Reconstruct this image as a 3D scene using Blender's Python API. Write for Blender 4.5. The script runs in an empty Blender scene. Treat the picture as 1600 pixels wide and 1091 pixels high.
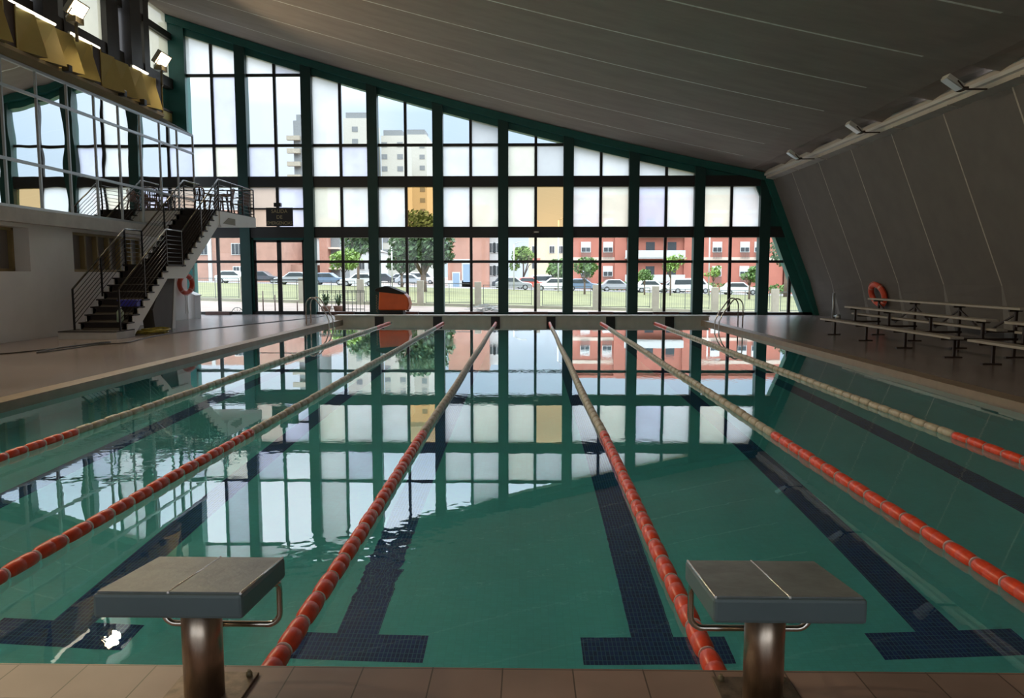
import bpy, bmesh, math, random
from mathutils import Vector, Matrix
random.seed(7)
SC = bpy.context.scene
COL = SC.collection

# ------------------------------------------------------------------ camera
cam_d = bpy.data.cameras.new('camera')
cam_d.sensor_width = 36.0
cam_d.lens = 27.0
cam_d.clip_end = 900
cam = bpy.data.objects.new('camera', cam_d)
COL.objects.link(cam)
cam.location = (0, 0, 1.6)
cam.rotation_euler = (math.radians(90 - 5.498), 0, math.atan(23 / 1200 * math.cos(math.radians(5.498))))
SC.camera = cam

# ------------------------------------------------------------------ exposure and world
SC.view_settings.view_transform = 'Standard'
SC.view_settings.look = 'None'
SC.view_settings.exposure = 0.92
SC.view_settings.gamma = 1.0
SC.view_settings.use_curve_mapping = False
SC.cycles.max_bounces = 10
SC.cycles.diffuse_bounces = 4
SC.cycles.glossy_bounces = 5
SC.cycles.transmission_bounces = 8
SC.cycles.transparent_max_bounces = 16
SC.cycles.sample_clamp_indirect = 6.0

SKY_GAIN = 1.0
world = bpy.data.worlds.new('overcast_sky')
SC.world = world
world.use_nodes = True
nt = world.node_tree
nt.nodes.clear()
wo = nt.nodes.new('ShaderNodeOutputWorld')
bg = nt.nodes.new('ShaderNodeBackground')
tc = nt.nodes.new('ShaderNodeTexCoord')
sep = nt.nodes.new('ShaderNodeSeparateXYZ')
nt.links.new(tc.outputs['Generated'], sep.inputs[0])
ramp = nt.nodes.new('ShaderNodeValToRGB')
el = ramp.color_ramp.elements
el[0].position = 0.0
el[0].color = (0.125, 0.135, 0.148, 1)
el[1].position = 1.0
el[1].color = (0.92, 0.96, 1.0, 1)
for p_, c_ in ((0.10, (0.108, 0.123, 0.141, 1)), (0.20, (0.115, 0.133, 0.158, 1)), (0.30, (0.33, 0.355, 0.39, 1)), (0.5, (0.80, 0.84, 0.9, 1))):
    e_ = el.new(p_)
    e_.color = c_
nt.links.new(sep.outputs['Z'], ramp.inputs[0])
noi = nt.nodes.new('ShaderNodeTexNoise')
noi.inputs['Scale'].default_value = 3.0
noi.inputs['Detail'].default_value = 4.0
nt.links.new(tc.outputs['Generated'], noi.inputs['Vector'])
cr = nt.nodes.new('ShaderNodeValToRGB')
cr.color_ramp.elements[0].position = 0.35
cr.color_ramp.elements[0].color = (0.80, 0.92, 1.0, 1)
cr.color_ramp.elements[1].position = 0.68
cr.color_ramp.elements[1].color = (1.16, 1.15, 1.14, 1)
nt.links.new(noi.outputs['Fac'], cr.inputs[0])
mul = nt.nodes.new('ShaderNodeMix')
mul.data_type = 'RGBA'
mul.blend_type = 'MULTIPLY'
mul.inputs[0].default_value = 1.0
nt.links.new(ramp.outputs[0], mul.inputs[6])
nt.links.new(cr.outputs[0], mul.inputs[7])
nt.links.new(mul.outputs[2], bg.inputs['Color'])
bg.inputs['Strength'].default_value = 4.0 * SKY_GAIN
nt.links.new(bg.outputs[0], wo.inputs['Surface'])

# ------------------------------------------------------------------ materials
MATS = {}

def nodes(name):
    m = bpy.data.materials.new(name)
    m.use_nodes = True
    t = m.node_tree
    b = t.nodes.get('Principled BSDF')
    MATS[name] = m
    return m, t, b

def mat(name, col, rough=0.5, metal=0.0, spec=0.5, var=0.0, scale=3.0, bump=0.0, stretch=None, emit=None, estr=0.0, coat=0.0):
    m, t, b = nodes(name)
    b.inputs['Base Color'].default_value = (*col, 1)
    b.inputs['Roughness'].default_value = rough
    b.inputs['Metallic'].default_value = metal
    b.inputs['Specular IOR Level'].default_value = spec
    if coat:
        b.inputs['Coat Weight'].default_value = coat
        b.inputs['Coat Roughness'].default_value = 0.1
    if emit:
        b.inputs['Emission Color'].default_value = (*emit, 1)
        b.inputs['Emission Strength'].default_value = estr
    if var or bump:
        c = t.nodes.new('ShaderNodeTexCoord')
        mp = t.nodes.new('ShaderNodeMapping')
        if stretch:
            mp.inputs['Scale'].default_value = stretch
        n = t.nodes.new('ShaderNodeTexNoise')
        n.inputs['Scale'].default_value = scale
        n.inputs['Detail'].default_value = 6
        n.inputs['Roughness'].default_value = 0.6
        t.links.new(c.outputs['Object'], mp.inputs[0])
        t.links.new(mp.outputs[0], n.inputs['Vector'])
        if var:
            r = t.nodes.new('ShaderNodeValToRGB')
            r.color_ramp.elements[0].position = 0.3
            r.color_ramp.elements[1].position = 0.7
            r.color_ramp.elements[0].color = (*[max(0, v * (1 - var)) for v in col], 1)
            r.color_ramp.elements[1].color = (*[min(1, v * (1 + var)) for v in col], 1)
            t.links.new(n.outputs['Fac'], r.inputs[0])
            t.links.new(r.outputs[0], b.inputs['Base Color'])
        if bump:
            bp = t.nodes.new('ShaderNodeBump')
            bp.inputs['Strength'].default_value = bump
            bp.inputs['Distance'].default_value = 0.02
            t.links.new(n.outputs['Fac'], bp.inputs['Height'])
            t.links.new(bp.outputs[0], b.inputs['Normal'])
    return m

def tile_mat(name, col, grout, bw, bh, mortar, rough=0.4, var=0.12, nvar=0.25, nscale=0.6, axes='XY', off=(0, 0), spec=0.5, offset=0.0, bump=0.15):
    m, t, b = nodes(name)
    b.inputs['Roughness'].default_value = rough
    b.inputs['Specular IOR Level'].default_value = spec
    c = t.nodes.new('ShaderNodeTexCoord')
    s = t.nodes.new('ShaderNodeSeparateXYZ')
    t.links.new(c.outputs['Object'], s.inputs[0])
    cb = t.nodes.new('ShaderNodeCombineXYZ')
    for k, a in enumerate(axes):
        ad = t.nodes.new('ShaderNodeMath')
        ad.operation = 'ADD'
        ad.inputs[1].default_value = off[k] + 100.0 * (bw if k == 0 else bh)
        t.links.new(s.outputs[a], ad.inputs[0])
        t.links.new(ad.outputs[0], cb.inputs[k])
    br = t.nodes.new('ShaderNodeTexBrick')
    br.offset = offset
    br.inputs['Scale'].default_value = 1.0
    br.inputs['Brick Width'].default_value = bw
    br.inputs['Row Height'].default_value = bh
    br.inputs['Mortar Size'].default_value = mortar
    br.inputs['Mortar Smooth'].default_value = 0.1
    br.inputs['Color1'].default_value = (*[v * (1 + var) for v in col], 1)
    br.inputs['Color2'].default_value = (*[v * (1 - var) for v in col], 1)
    br.inputs['Mortar'].default_value = (*grout, 1)
    t.links.new(cb.outputs[0], br.inputs['Vector'])
    n = t.nodes.new('ShaderNodeTexNoise')
    n.inputs['Scale'].default_value = nscale
    n.inputs['Detail'].default_value = 5
    t.links.new(c.outputs['Object'], n.inputs['Vector'])
    r = t.nodes.new('ShaderNodeValToRGB')
    r.color_ramp.elements[0].position = 0.3
    r.color_ramp.elements[1].position = 0.7
    r.color_ramp.elements[0].color = (1 - nvar,) * 3 + (1,)
    r.color_ramp.elements[1].color = (1 + nvar,) * 3 + (1,)
    t.links.new(n.outputs['Fac'], r.inputs[0])
    mx = t.nodes.new('ShaderNodeMix')
    mx.data_type = 'RGBA'
    mx.blend_type = 'MULTIPLY'
    mx.inputs[0].default_value = 1
    t.links.new(br.outputs['Color'], mx.inputs[6])
    t.links.new(r.outputs[0], mx.inputs[7])
    t.links.new(mx.outputs[2], b.inputs['Base Color'])
    if bump:
        bp = t.nodes.new('ShaderNodeBump')
        bp.inputs['Strength'].default_value = bump
        bp.inputs['Distance'].default_value = 0.004
        bp.invert = True
        t.links.new(br.outputs['Fac'], bp.inputs['Height'])
        t.links.new(bp.outputs[0], b.inputs['Normal'])
    return m

def glass_mat(name, tint=(0.93, 0.95, 0.95), refl=1.0, frost=0.0, fcol=(0.9, 0.9, 0.9), wavy=0.0, base=0.0):
    """see-through window pane: transparent film with a fresnel reflection; frost mixes in a translucent film"""
    m, t, b = nodes(name)
    t.nodes.remove(b)
    out = t.nodes['Material Output']
    tr = t.nodes.new('ShaderNodeBsdfTransparent')
    tr.inputs[0].default_value = (*tint, 1)
    gl = t.nodes.new('ShaderNodeBsdfGlossy')
    gl.inputs['Roughness'].default_value = 0.0
    gl.inputs['Color'].default_value = (0.9, 0.93, 0.93, 1)
    fr = t.nodes.new('ShaderNodeFresnel')
    fr.inputs[0].default_value = 1.5
    ml = t.nodes.new('ShaderNodeMath')
    ml.operation = 'MULTIPLY_ADD'
    ml.use_clamp = True
    ml.inputs[1].default_value = refl
    ml.inputs[2].default_value = base
    t.links.new(fr.outputs[0], ml.inputs[0])
    cur = tr.outputs[0]
    if frost > 0:
        tl = t.nodes.new('ShaderNodeBsdfTranslucent')
        c = t.nodes.new('ShaderNodeTexCoord')
        n = t.nodes.new('ShaderNodeTexNoise')
        n.inputs['Scale'].default_value = 0.9
        n.inputs['Detail'].default_value = 5
        t.links.new(c.outputs['Object'], n.inputs['Vector'])
        r = t.nodes.new('ShaderNodeValToRGB')
        r.color_ramp.elements[0].position = 0.32
        r.color_ramp.elements[1].position = 0.62
        r.color_ramp.elements[0].color = (*[v * 0.86 for v in fcol], 1)
        r.color_ramp.elements[1].color = (*fcol, 1)
        t.links.new(n.outputs['Fac'], r.inputs[0])
        t.links.new(r.outputs[0], tl.inputs[0])
        mx0 = t.nodes.new('ShaderNodeMixShader')
        mx0.inputs[0].default_value = frost
        t.links.new(tr.outputs[0], mx0.inputs[1])
        t.links.new(tl.outputs[0], mx0.inputs[2])
        cur = mx0.outputs[0]
    if wavy:
        c = t.nodes.new('ShaderNodeTexCoord')
        n = t.nodes.new('ShaderNodeTexNoise')
        n.inputs['Scale'].default_value = 0.9
        n.inputs['Detail'].default_value = 0.5
        t.links.new(c.outputs['Object'], n.inputs['Vector'])
        bp = t.nodes.new('ShaderNodeBump')
        bp.inputs['Strength'].default_value = wavy
        bp.inputs['Distance'].default_value = 0.03
        t.links.new(n.outputs['Fac'], bp.inputs['Height'])
        t.links.new(bp.outputs[0], gl.inputs['Normal'])
    mx = t.nodes.new('ShaderNodeMixShader')
    t.links.new(ml.outputs[0], mx.inputs[0])
    t.links.new(cur, mx.inputs[1])
    t.links.new(gl.outputs[0], mx.inputs[2])
    t.links.new(mx.outputs[0], out.inputs[0])
    return m

def water_mat():
    m, t, b = nodes('water')
    t.nodes.remove(b)
    out = t.nodes['Material Output']
    rf = t.nodes.new('ShaderNodeBsdfRefraction')
    rf.inputs['Color'].default_value = (0.85, 0.99, 1.0, 1)
    rf.inputs['IOR'].default_value = 1.333
    rf.inputs['Roughness'].default_value = 0.0
    gl = t.nodes.new('ShaderNodeBsdfGlossy')
    gl.inputs['Roughness'].default_value = 0.0
    gl.inputs['Color'].default_value = (0.97, 0.99, 1, 1)
    fr = t.nodes.new('ShaderNodeFresnel')
    fr.inputs[0].default_value = 1.333
    ml = t.nodes.new('ShaderNodeMath')
    ml.operation = 'MULTIPLY'
    ml.use_clamp = True
    ml.inputs[1].default_value = 1.5
    t.links.new(fr.outputs[0], ml.inputs[0])
    c = t.nodes.new('ShaderNodeTexCoord')
    mp = t.nodes.new('ShaderNodeMapping')
    mp.inputs['Scale'].default_value = (1.0, 1.0, 1.0)
    t.links.new(c.outputs['Object'], mp.inputs[0])
    n1 = t.nodes.new('ShaderNodeTexNoise')          # long slow swell
    n1.inputs['Scale'].default_value = 0.9
    n1.inputs['Detail'].default_value = 1.0
    n2 = t.nodes.new('ShaderNodeTexNoise')          # fine ripples in patches
    n2.inputs['Scale'].default_value = 9.0
    n2.inputs['Detail'].default_value = 1.5
    n3 = t.nodes.new('ShaderNodeTexNoise')          # where the patches are
    n3.inputs['Scale'].default_value = 0.35
    n3.inputs['Detail'].default_value = 1.0
    for n in (n1, n2, n3):
        t.links.new(mp.outputs[0], n.inputs['Vector'])
    pr_ = t.nodes.new('ShaderNodeMapRange')
    pr_.inputs['From Min'].default_value = 0.50
    pr_.inputs['From Max'].default_value = 0.62
    pr_.inputs['To Min'].default_value = 0.006
    pr_.inputs['To Max'].default_value = 0.05
    t.links.new(n3.outputs['Fac'], pr_.inputs['Value'])
    # one stronger ripple patch by the second lane rope from the left
    vd = t.nodes.new('ShaderNodeVectorMath')
    vd.operation = 'DISTANCE'
    vd.inputs[1].default_value = (-0.85, 4.45, -0.1)
    t.links.new(c.outputs['Object'], vd.inputs[0])
    mr = t.nodes.new('ShaderNodeMapRange')
    mr.inputs['From Min'].default_value = 0.12
    mr.inputs['From Max'].default_value = 0.75
    mr.inputs['To Min'].default_value = 0.33
    mr.inputs['To Max'].default_value = 0.0
    t.links.new(vd.outputs['Value'], mr.inputs['Value'])
    mxx = t.nodes.new('ShaderNodeMath')
    mxx.operation = 'MAXIMUM'
    t.links.new(pr_.outputs[0], mxx.inputs[0])
    t.links.new(mr.outputs[0], mxx.inputs[1])
    pm = t.nodes.new('ShaderNodeMath')
    pm.operation = 'MULTIPLY'
    t.links.new(n2.outputs['Fac'], pm.inputs[0])
    t.links.new(mxx.outputs[0], pm.inputs[1])
    ad = t.nodes.new('ShaderNodeMath')
    ad.operation = 'MULTIPLY_ADD'
    ad.inputs[1].default_value = 0.03
    t.links.new(n1.outputs['Fac'], ad.inputs[0])
    t.links.new(pm.outputs[0], ad.inputs[2])
    bp = t.nodes.new('ShaderNodeBump')
    bp.inputs['Strength'].default_value = 1.0
    bp.inputs['Distance'].default_value = 0.012
    t.links.new(ad.outputs[0], bp.inputs['Height'])
    for q in (rf, gl, fr):
        t.links.new(bp.outputs[0], q.inputs['Normal'])
    mx = t.nodes.new('ShaderNodeMixShader')
    t.links.new(ml.outputs[0], mx.inputs[0])
    t.links.new(rf.outputs[0], mx.inputs[1])
    t.links.new(gl.outputs[0], mx.inputs[2])
    t.links.new(mx.outputs[0], out.inputs[0])
    return m

M = {}
M['water'] = water_mat()
M['deck_tile'] = tile_mat('deck_tile', (0.31, 0.215, 0.18), (0.10, 0.07, 0.055), 0.285, 0.25, 0.003, rough=0.38, var=0.08, nvar=0.22, nscale=1.4, off=(0.095, 0.01))
M['deck_side'] = tile_mat('deck_side', (0.235, 0.195, 0.19), (0.19, 0.16, 0.155), 0.3, 0.3, 0.002, rough=0.22, spec=0.8, var=0.03, nvar=0.18, nscale=0.5, bump=0.05)
M['coping'] = mat('coping', (0.27, 0.20, 0.14), rough=0.4, var=0.15, scale=4)
M['pool_tile'] = tile_mat('pool_tile', (0.24, 0.92, 0.99), (0.21, 0.82, 0.89), 0.05, 0.025, 0.001, rough=0.3, var=0.03, nvar=0.07, nscale=0.7)
M['pool_wall'] = tile_mat('pool_wall', (0.24, 0.92, 0.99), (0.21, 0.82, 0.89), 0.05, 0.025, 0.001, rough=0.3, var=0.03, axes='YZ')
M['lane_blue'] = tile_mat('lane_blue', (0.015, 0.05, 0.27), (0.10, 0.24, 0.46), 0.026, 0.05, 0.0028, rough=0.3, var=0.3, nvar=0.1)
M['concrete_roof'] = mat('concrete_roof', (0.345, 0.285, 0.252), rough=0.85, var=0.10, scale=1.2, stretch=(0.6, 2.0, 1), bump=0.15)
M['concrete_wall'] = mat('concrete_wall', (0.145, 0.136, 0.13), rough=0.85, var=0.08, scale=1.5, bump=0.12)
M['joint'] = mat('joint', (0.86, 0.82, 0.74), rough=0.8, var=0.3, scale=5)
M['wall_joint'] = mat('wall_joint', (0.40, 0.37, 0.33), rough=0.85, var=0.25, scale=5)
M['wall_fold_lit'] = mat('wall_fold_lit', (0.22, 0.21, 0.20), rough=0.85, var=0.1)  # lighter than the wall: window light painted onto the foot facets
M['ridge'] = mat('ridge', (0.50, 0.46, 0.42), rough=0.7, var=0.08)
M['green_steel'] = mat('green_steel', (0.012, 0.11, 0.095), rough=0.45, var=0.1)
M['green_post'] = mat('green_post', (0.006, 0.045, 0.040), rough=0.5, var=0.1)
M['dark_steel'] = mat('dark_steel', (0.018, 0.018, 0.018), rough=0.45)
M['white_wall'] = mat('white_wall', (0.82, 0.80, 0.77), rough=0.8, var=0.05, scale=1.0, bump=0.05)
M['white_paint'] = mat('white_paint', (0.62, 0.61, 0.60), rough=0.5)
M['slab'] = mat('slab', (0.56, 0.53, 0.49), rough=0.7, var=0.1)
M['alu'] = mat('alu', (0.42, 0.44, 0.44), rough=0.35, metal=0.6)
M['steel'] = mat('steel', (0.62, 0.56, 0.50), rough=0.16, metal=1.0)
M['steel_worn'] = mat('steel_worn', (0.52, 0.42, 0.34), rough=0.3, metal=1.0, var=0.35, scale=14, stretch=(1, 1, 0.25))
M['grip_top'] = mat('grip_top', (0.185, 0.215, 0.225), rough=0.42, var=0.22, scale=9, bump=0.25)
M['block_body'] = mat('block_body', (0.12, 0.175, 0.195), rough=0.4, var=0.08)
M['block_edge'] = mat('block_edge', (0.9, 0.9, 0.9), rough=0.22, metal=0.8)
M['plate'] = mat('plate', (0.22, 0.17, 0.13), rough=0.45, metal=0.6, var=0.4, scale=20)
M['red_plastic'] = mat('red_plastic', (0.78, 0.075, 0.028), rough=0.35, var=0.18, scale=18)
M['cream_plastic'] = mat('cream_plastic', (0.47, 0.42, 0.32), rough=0.4, var=0.2, scale=14)
M['white_plastic'] = mat('white_plastic', (0.75, 0.73, 0.70), rough=0.3)
M['rope'] = mat('rope', (0.3, 0.3, 0.3), rough=0.6)
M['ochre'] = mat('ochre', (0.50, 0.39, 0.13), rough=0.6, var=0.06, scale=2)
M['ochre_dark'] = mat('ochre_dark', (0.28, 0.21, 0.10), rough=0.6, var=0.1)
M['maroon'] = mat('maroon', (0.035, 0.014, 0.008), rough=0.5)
M['brown_frame'] = mat('brown_frame', (0.055, 0.045, 0.04), rough=0.5, var=0.15)
M['brown_box'] = mat('brown_box', (0.10, 0.05, 0.04), rough=0.5)
M['black'] = mat('black', (0.010, 0.009, 0.009), rough=0.5)
M['stair_dark'] = mat('stair_dark', (0.014, 0.008, 0.007), rough=0.6, var=0.2)
M['rail'] = mat('rail', (0.03, 0.028, 0.028), rough=0.3, metal=0.5)
M['rail_top'] = mat('rail_top', (0.14, 0.135, 0.13), rough=0.25, metal=0.9)
M['wood_frame'] = mat('wood_frame', (0.30, 0.225, 0.10), rough=0.5, var=0.15)
M['dark_pane'] = mat('dark_pane', (0.24, 0.22, 0.21), rough=0.3)
M['interior'] = mat('interior', (0.10, 0.11, 0.105), rough=0.8)
M['wood_bench'] = mat('wood_bench', (0.36, 0.33, 0.29), rough=0.5, var=0.12, scale=4, stretch=(6, 0.5, 6))
M['bench_steel'] = mat('bench_steel', (0.05, 0.035, 0.03), rough=0.4, metal=0.4)
M['orange'] = mat('orange', (0.75, 0.13, 0.02), rough=0.35, var=0.12, scale=2)
M['buoy'] = mat('buoy', (0.72, 0.10, 0.05), rough=0.35, var=0.1, scale=8)
M['buoy_band'] = mat('buoy_band', (0.80, 0.35, 0.28), rough=0.4)
M['blue_box'] = mat('blue_box', (0.05, 0.05, 0.45), rough=0.4)
M['pale_green'] = mat('pale_green', (0.38, 0.50, 0.38), rough=0.3)
M['yellow_tarp'] = mat('yellow_tarp', (0.45, 0.36, 0.05), rough=0.5, var=0.4, scale=12)
M['brown_chair'] = mat('brown_chair', (0.10, 0.05, 0.035), rough=0.4)
M['sign'] = mat('sign', (0.012, 0.011, 0.010), rough=0.6)
M['sign_text'] = mat('sign_text', (0.33, 0.27, 0.14), rough=0.6)
M['lamp_glow'] = mat('lamp_glow', (1, 0.9, 0.7), emit=(1.0, 0.80, 0.48), estr=9.0)
M['tube_glow'] = mat('tube_glow', (1, 1, 0.95), emit=(1.0, 0.93, 0.75), estr=1.2)
M['lamp_off'] = mat('lamp_off', (0.62, 0.70, 0.78), rough=0.12)
M['lamp_body'] = mat('lamp_body', (0.62, 0.62, 0.58), rough=0.4)
M['lamp_dark'] = mat('lamp_dark', (0.16, 0.13, 0.07), rough=0.5)
# outside
M['grass'] = mat('grass', (0.105, 0.105, 0.035), rough=0.9, var=0.35, scale=0.25, bump=0.3)
M['paving'] = mat('paving', (0.18, 0.135, 0.11), rough=0.8, var=0.12, scale=0.6)
M['asphalt'] = mat('asphalt', (0.20, 0.19, 0.185), rough=0.8, var=0.1)
M['fence_conc'] = mat('fence_conc', (0.30, 0.27, 0.21), rough=0.8, var=0.1)
M['fence_mesh'] = mat('fence_mesh', (0.10, 0.11, 0.10), rough=0.6)
M['brick_pink'] = mat('brick_pink', (0.34, 0.19, 0.14), rough=0.85, var=0.14, scale=0.8)
M['brick_red'] = mat('brick_red', (0.37, 0.13, 0.09), rough=0.85, var=0.1, scale=0.5)
M['brick_mid'] = mat('brick_mid', (0.35, 0.175, 0.125), rough=0.85, var=0.12, scale=0.5)
M['plaster_white'] = mat('plaster_white', (0.46, 0.455, 0.44), rough=0.8, var=0.05)
M['plaster_cream'] = mat('plaster_cream', (0.50, 0.43, 0.30), rough=0.8, var=0.06)
M['plaster_tower'] = mat('plaster_tower', (0.40, 0.385, 0.33), rough=0.8, var=0.05)
M['tower_grey'] = mat('tower_grey', (0.17, 0.18, 0.18), rough=0.8, var=0.1)
M['band_cream'] = mat('band_cream', (0.54, 0.43, 0.35), rough=0.8)
M['win_dark'] = mat('win_dark', (0.05, 0.055, 0.06), rough=0.15)
M['win_white'] = mat('win_white', (0.55, 0.55, 0.53), rough=0.5)
M['door_blue'] = mat('door_blue', (0.18, 0.25, 0.33), rough=0.5)
M['leaf_dark'] = mat('leaf_dark', (0.045, 0.085, 0.028), rough=0.7, var=0.4, scale=1.5)
M['leaf_mid'] = mat('leaf_mid', (0.085, 0.155, 0.035), rough=0.7, var=0.4, scale=1.5)
M['leaf_light'] = mat('leaf_light', (0.16, 0.25, 0.05), rough=0.7, var=0.35, scale=1.5)
M['leaf_pine'] = mat('leaf_pine', (0.06, 0.10, 0.05), rough=0.8, var=0.4, scale=1.5)
M['trunk'] = mat('trunk', (0.13, 0.09, 0.065), rough=0.9, var=0.3)
M['car_white'] = mat('car_white', (0.62, 0.62, 0.62), rough=0.25, coat=0.5)
M['car_silver'] = mat('car_silver', (0.36, 0.37, 0.39), rough=0.25, metal=0.4, coat=0.5)
M['car_dark'] = mat('car_dark', (0.05, 0.055, 0.065), rough=0.25, coat=0.5)
M['car_blue'] = mat('car_blue', (0.12, 0.17, 0.24), rough=0.25, coat=0.5)
M['car_red'] = mat('car_red', (0.45, 0.09, 0.06), rough=0.25, coat=0.5)
M['tyre'] = mat('tyre', (0.012, 0.012, 0.012), rough=0.7)
M['car_glass'] = mat('car_glass', (0.04, 0.05, 0.055), rough=0.08)
M['pole'] = mat('pole', (0.42, 0.42, 0.40), rough=0.5)
M['terracotta'] = mat('terracotta', (0.16, 0.08, 0.055), rough=0.7)
# glazing
M['g_clear'] = glass_mat('g_clear')
M['g_white'] = glass_mat('g_white', frost=0.85, fcol=(0.54, 0.54, 0.54))
M['g_cream'] = glass_mat('g_cream', frost=0.85, fcol=(0.55, 0.53, 0.44))
M['g_lav'] = glass_mat('g_lav', frost=0.85, fcol=(0.45, 0.455, 0.56))
M['g_grey'] = glass_mat('g_grey', frost=0.80, fcol=(0.42, 0.42, 0.42))
M['g_orange'] = glass_mat('g_orange', tint=(1.0, 0.62, 0.28))
M['g_brown'] = glass_mat('g_brown', frost=0.85, fcol=(0.40, 0.30, 0.23))
M['g_clere'] = glass_mat('g_clere', frost=0.9, fcol=(0.34, 0.31, 0.22))
M['g_back_fill'] = glass_mat('g_back_fill', frost=0.5, fcol=(0.95, 0.92, 0.86))  # panes of the added back windows, let fill light in
M['g_gallery'] = glass_mat('g_gallery', tint=(0.45, 0.50, 0.48), refl=1.3, base=0.27, wavy=0.16)
M['g_skylight'] = glass_mat('g_skylight', tint=(0.85, 0.87, 0.88), refl=1.0, base=0.25)

# ------------------------------------------------------------------ mesh helpers
class MB:
    def __init__(s):
        s.v, s.f, s.m, s.mats, s.sm = [], [], [], [], []

    def mi(s, m):
        if m not in s.mats:
            s.mats.append(m)
        return s.mats.index(m)

    def face(s, pts, m, smooth=False):
        i = len(s.v)
        s.v += [tuple(p) for p in pts]
        s.f.append(tuple(range(i, i + len(pts))))
        s.m.append(s.mi(m))
        s.sm.append(smooth)
        return s

    def box(s, x0, x1, y0, y1, z0, z1, m):
        i = len(s.v)
        s.v += [(x0, y0, z0), (x1, y0, z0), (x1, y1, z0), (x0, y1, z0), (x0, y0, z1), (x1, y0, z1), (x1, y1, z1), (x0, y1, z1)]
        k = s.mi(m)
        for q in ((0, 3, 2, 1), (4, 5, 6, 7), (0, 1, 5, 4), (1, 2, 6, 5), (2, 3, 7, 6), (3, 0, 4, 7)):
            s.f.append(tuple(i + a for a in q))
            s.m.append(k)
            s.sm.append(False)
        return s

    def prism(s, poly, axis, a, b, m):
        """poly in the two other axes (order: x->(y,z), y->(x,z), z->(x,y))"""
        def P(u, v, w):
            return {'x': (w, u, v), 'y': (u, w, v), 'z': (u, v, w)}[axis]
        n = len(poly)
        i = len(s.v)
        s.v += [P(u, v, a) for u, v in poly] + [P(u, v, b) for u, v in poly]
        k = s.mi(m)
        fs = [tuple(i + j for j in range(n))[::-1], tuple(i + n + j for j in range(n))]
        fs += [(i + j, i + (j + 1) % n, i + n + (j + 1) % n, i + n + j) for j in range(n)]
        for q in fs:
            s.f.append(q)
            s.m.append(k)
            s.sm.append(False)
        return s

    def tube(s, path, r, m, n=8, close=False, caps=True):
        pts = [Vector(p) for p in path]
        N = len(pts)
        k = s.mi(m)
        i0 = len(s.v)
        prev = None
        for j, p in enumerate(pts):
            if close:
                d = pts[(j + 1) % N] - pts[j - 1]
            else:
                d = pts[min(j + 1, N - 1)] - pts[max(j - 1, 0)]
            d.normalize()
            if prev is None:
                up = Vector((0, 0, 1)) if abs(d.z) < 0.9 else Vector((1, 0, 0))
                a = d.cross(up).normalized()
            else:
                a = (prev - d * prev.dot(d)).normalized()
            prev = a
            b = d.cross(a)
            rr = r[j] if isinstance(r, (list, tuple)) else r
            for q in range(n):
                t = 2 * math.pi * q / n
                s.v.append(tuple(p + a * (rr * math.cos(t)) + b * (rr * math.sin(t))))
        segs = N if close else N - 1
        for j in range(segs):
            for q in range(n):
                A = i0 + j * n
                B = i0 + ((j + 1) % N) * n
                s.f.append((A + q, A + (q + 1) % n, B + (q + 1) % n, B + q))
                s.m.append(k)
                s.sm.append(True)
        if not close and caps:
            s.f.append(tuple(i0 + q for q in range(n))[::-1])
            s.f.append(tuple(i0 + (N - 1) * n + q for q in range(n)))
            s.m += [k, k]
            s.sm += [False, False]
        return s

    def lathe(s, prof, o, axis, m, n=16):
        """prof: (t along axis, radius)"""
        o = Vector(o)
        ax = {'x': Vector((1, 0, 0)), 'y': Vector((0, 1, 0)), 'z': Vector((0, 0, 1))}[axis]
        a = {'x': Vector((0, 1, 0)), 'y': Vector((0, 0, 1)), 'z': Vector((1, 0, 0))}[axis]
        b = ax.cross(a)
        i0 = len(s.v)
        k = s.mi(m)
        for t, r in prof:
            for q in range(n):
                w = 2 * math.pi * q / n
                s.v.append(tuple(o + ax * t + (a * math.cos(w) + b * math.sin(w)) * r))
        for j in range(len(prof) - 1):
            for q in range(n):
                A = i0 + j * n
                s.f.append((A + q, A + (q + 1) % n, A + n + (q + 1) % n, A + n + q))
                s.m.append(k)
                s.sm.append(True)
        s.f.append(tuple(i0 + q for q in range(n))[::-1])
        s.f.append(tuple(i0 + (len(prof) - 1) * n + q for q in range(n)))
        s.m += [k, k]
        s.sm += [False, False]
        return s

    def bar(s, p, q, w, h, m):
        """rectangular bar between two points"""
        p, q = Vector(p), Vector(q)
        d = (q - p).normalized()
        up = Vector((0, 0, 1)) if abs(d.z) < 0.95 else Vector((0, 1, 0))
        a = d.cross(up).normalized() * (w / 2)
        b = a.cross(d).normalized() * (h / 2)
        i = len(s.v)
        for c in (p, q):
            s.v += [tuple(c - a - b), tuple(c + a - b), tuple(c + a + b), tuple(c - a + b)]
        k = s.mi(m)
        for f in ((0, 1, 2, 3), (7, 6, 5, 4), (0, 4, 5, 1), (1, 5, 6, 2), (2, 6, 7, 3), (3, 7, 4, 0)):
            s.f.append(tuple(i + x for x in f))
            s.m.append(k)
            s.sm.append(False)
        return s

    def build(s, name, parent=None, loc=None, bevel=0.0, kind=None):
        me = bpy.data.meshes.new(name)
        me.from_pydata(s.v, [], s.f)
        for m in s.mats:
            me.materials.append(M[m])
        me.polygons.foreach_set('material_index', s.m)
        me.polygons.foreach_set('use_smooth', s.sm)
        me.update()
        bm = bmesh.new()
        bm.from_mesh(me)
        bmesh.ops.remove_doubles(bm, verts=bm.verts, dist=1e-5)
        bmesh.ops.recalc_face_normals(bm, faces=bm.faces)
        bm.to_mesh(me)
        bm.free()
        o = bpy.data.objects.new(name, me)
        COL.objects.link(o)
        if parent:
            o.parent = parent
        if loc:
            o.location = loc
        if bevel:
            b = o.modifiers.new('bevel', 'BEVEL')
            b.width = bevel
            b.segments = 2
            b.limit_method = 'ANGLE'
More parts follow.
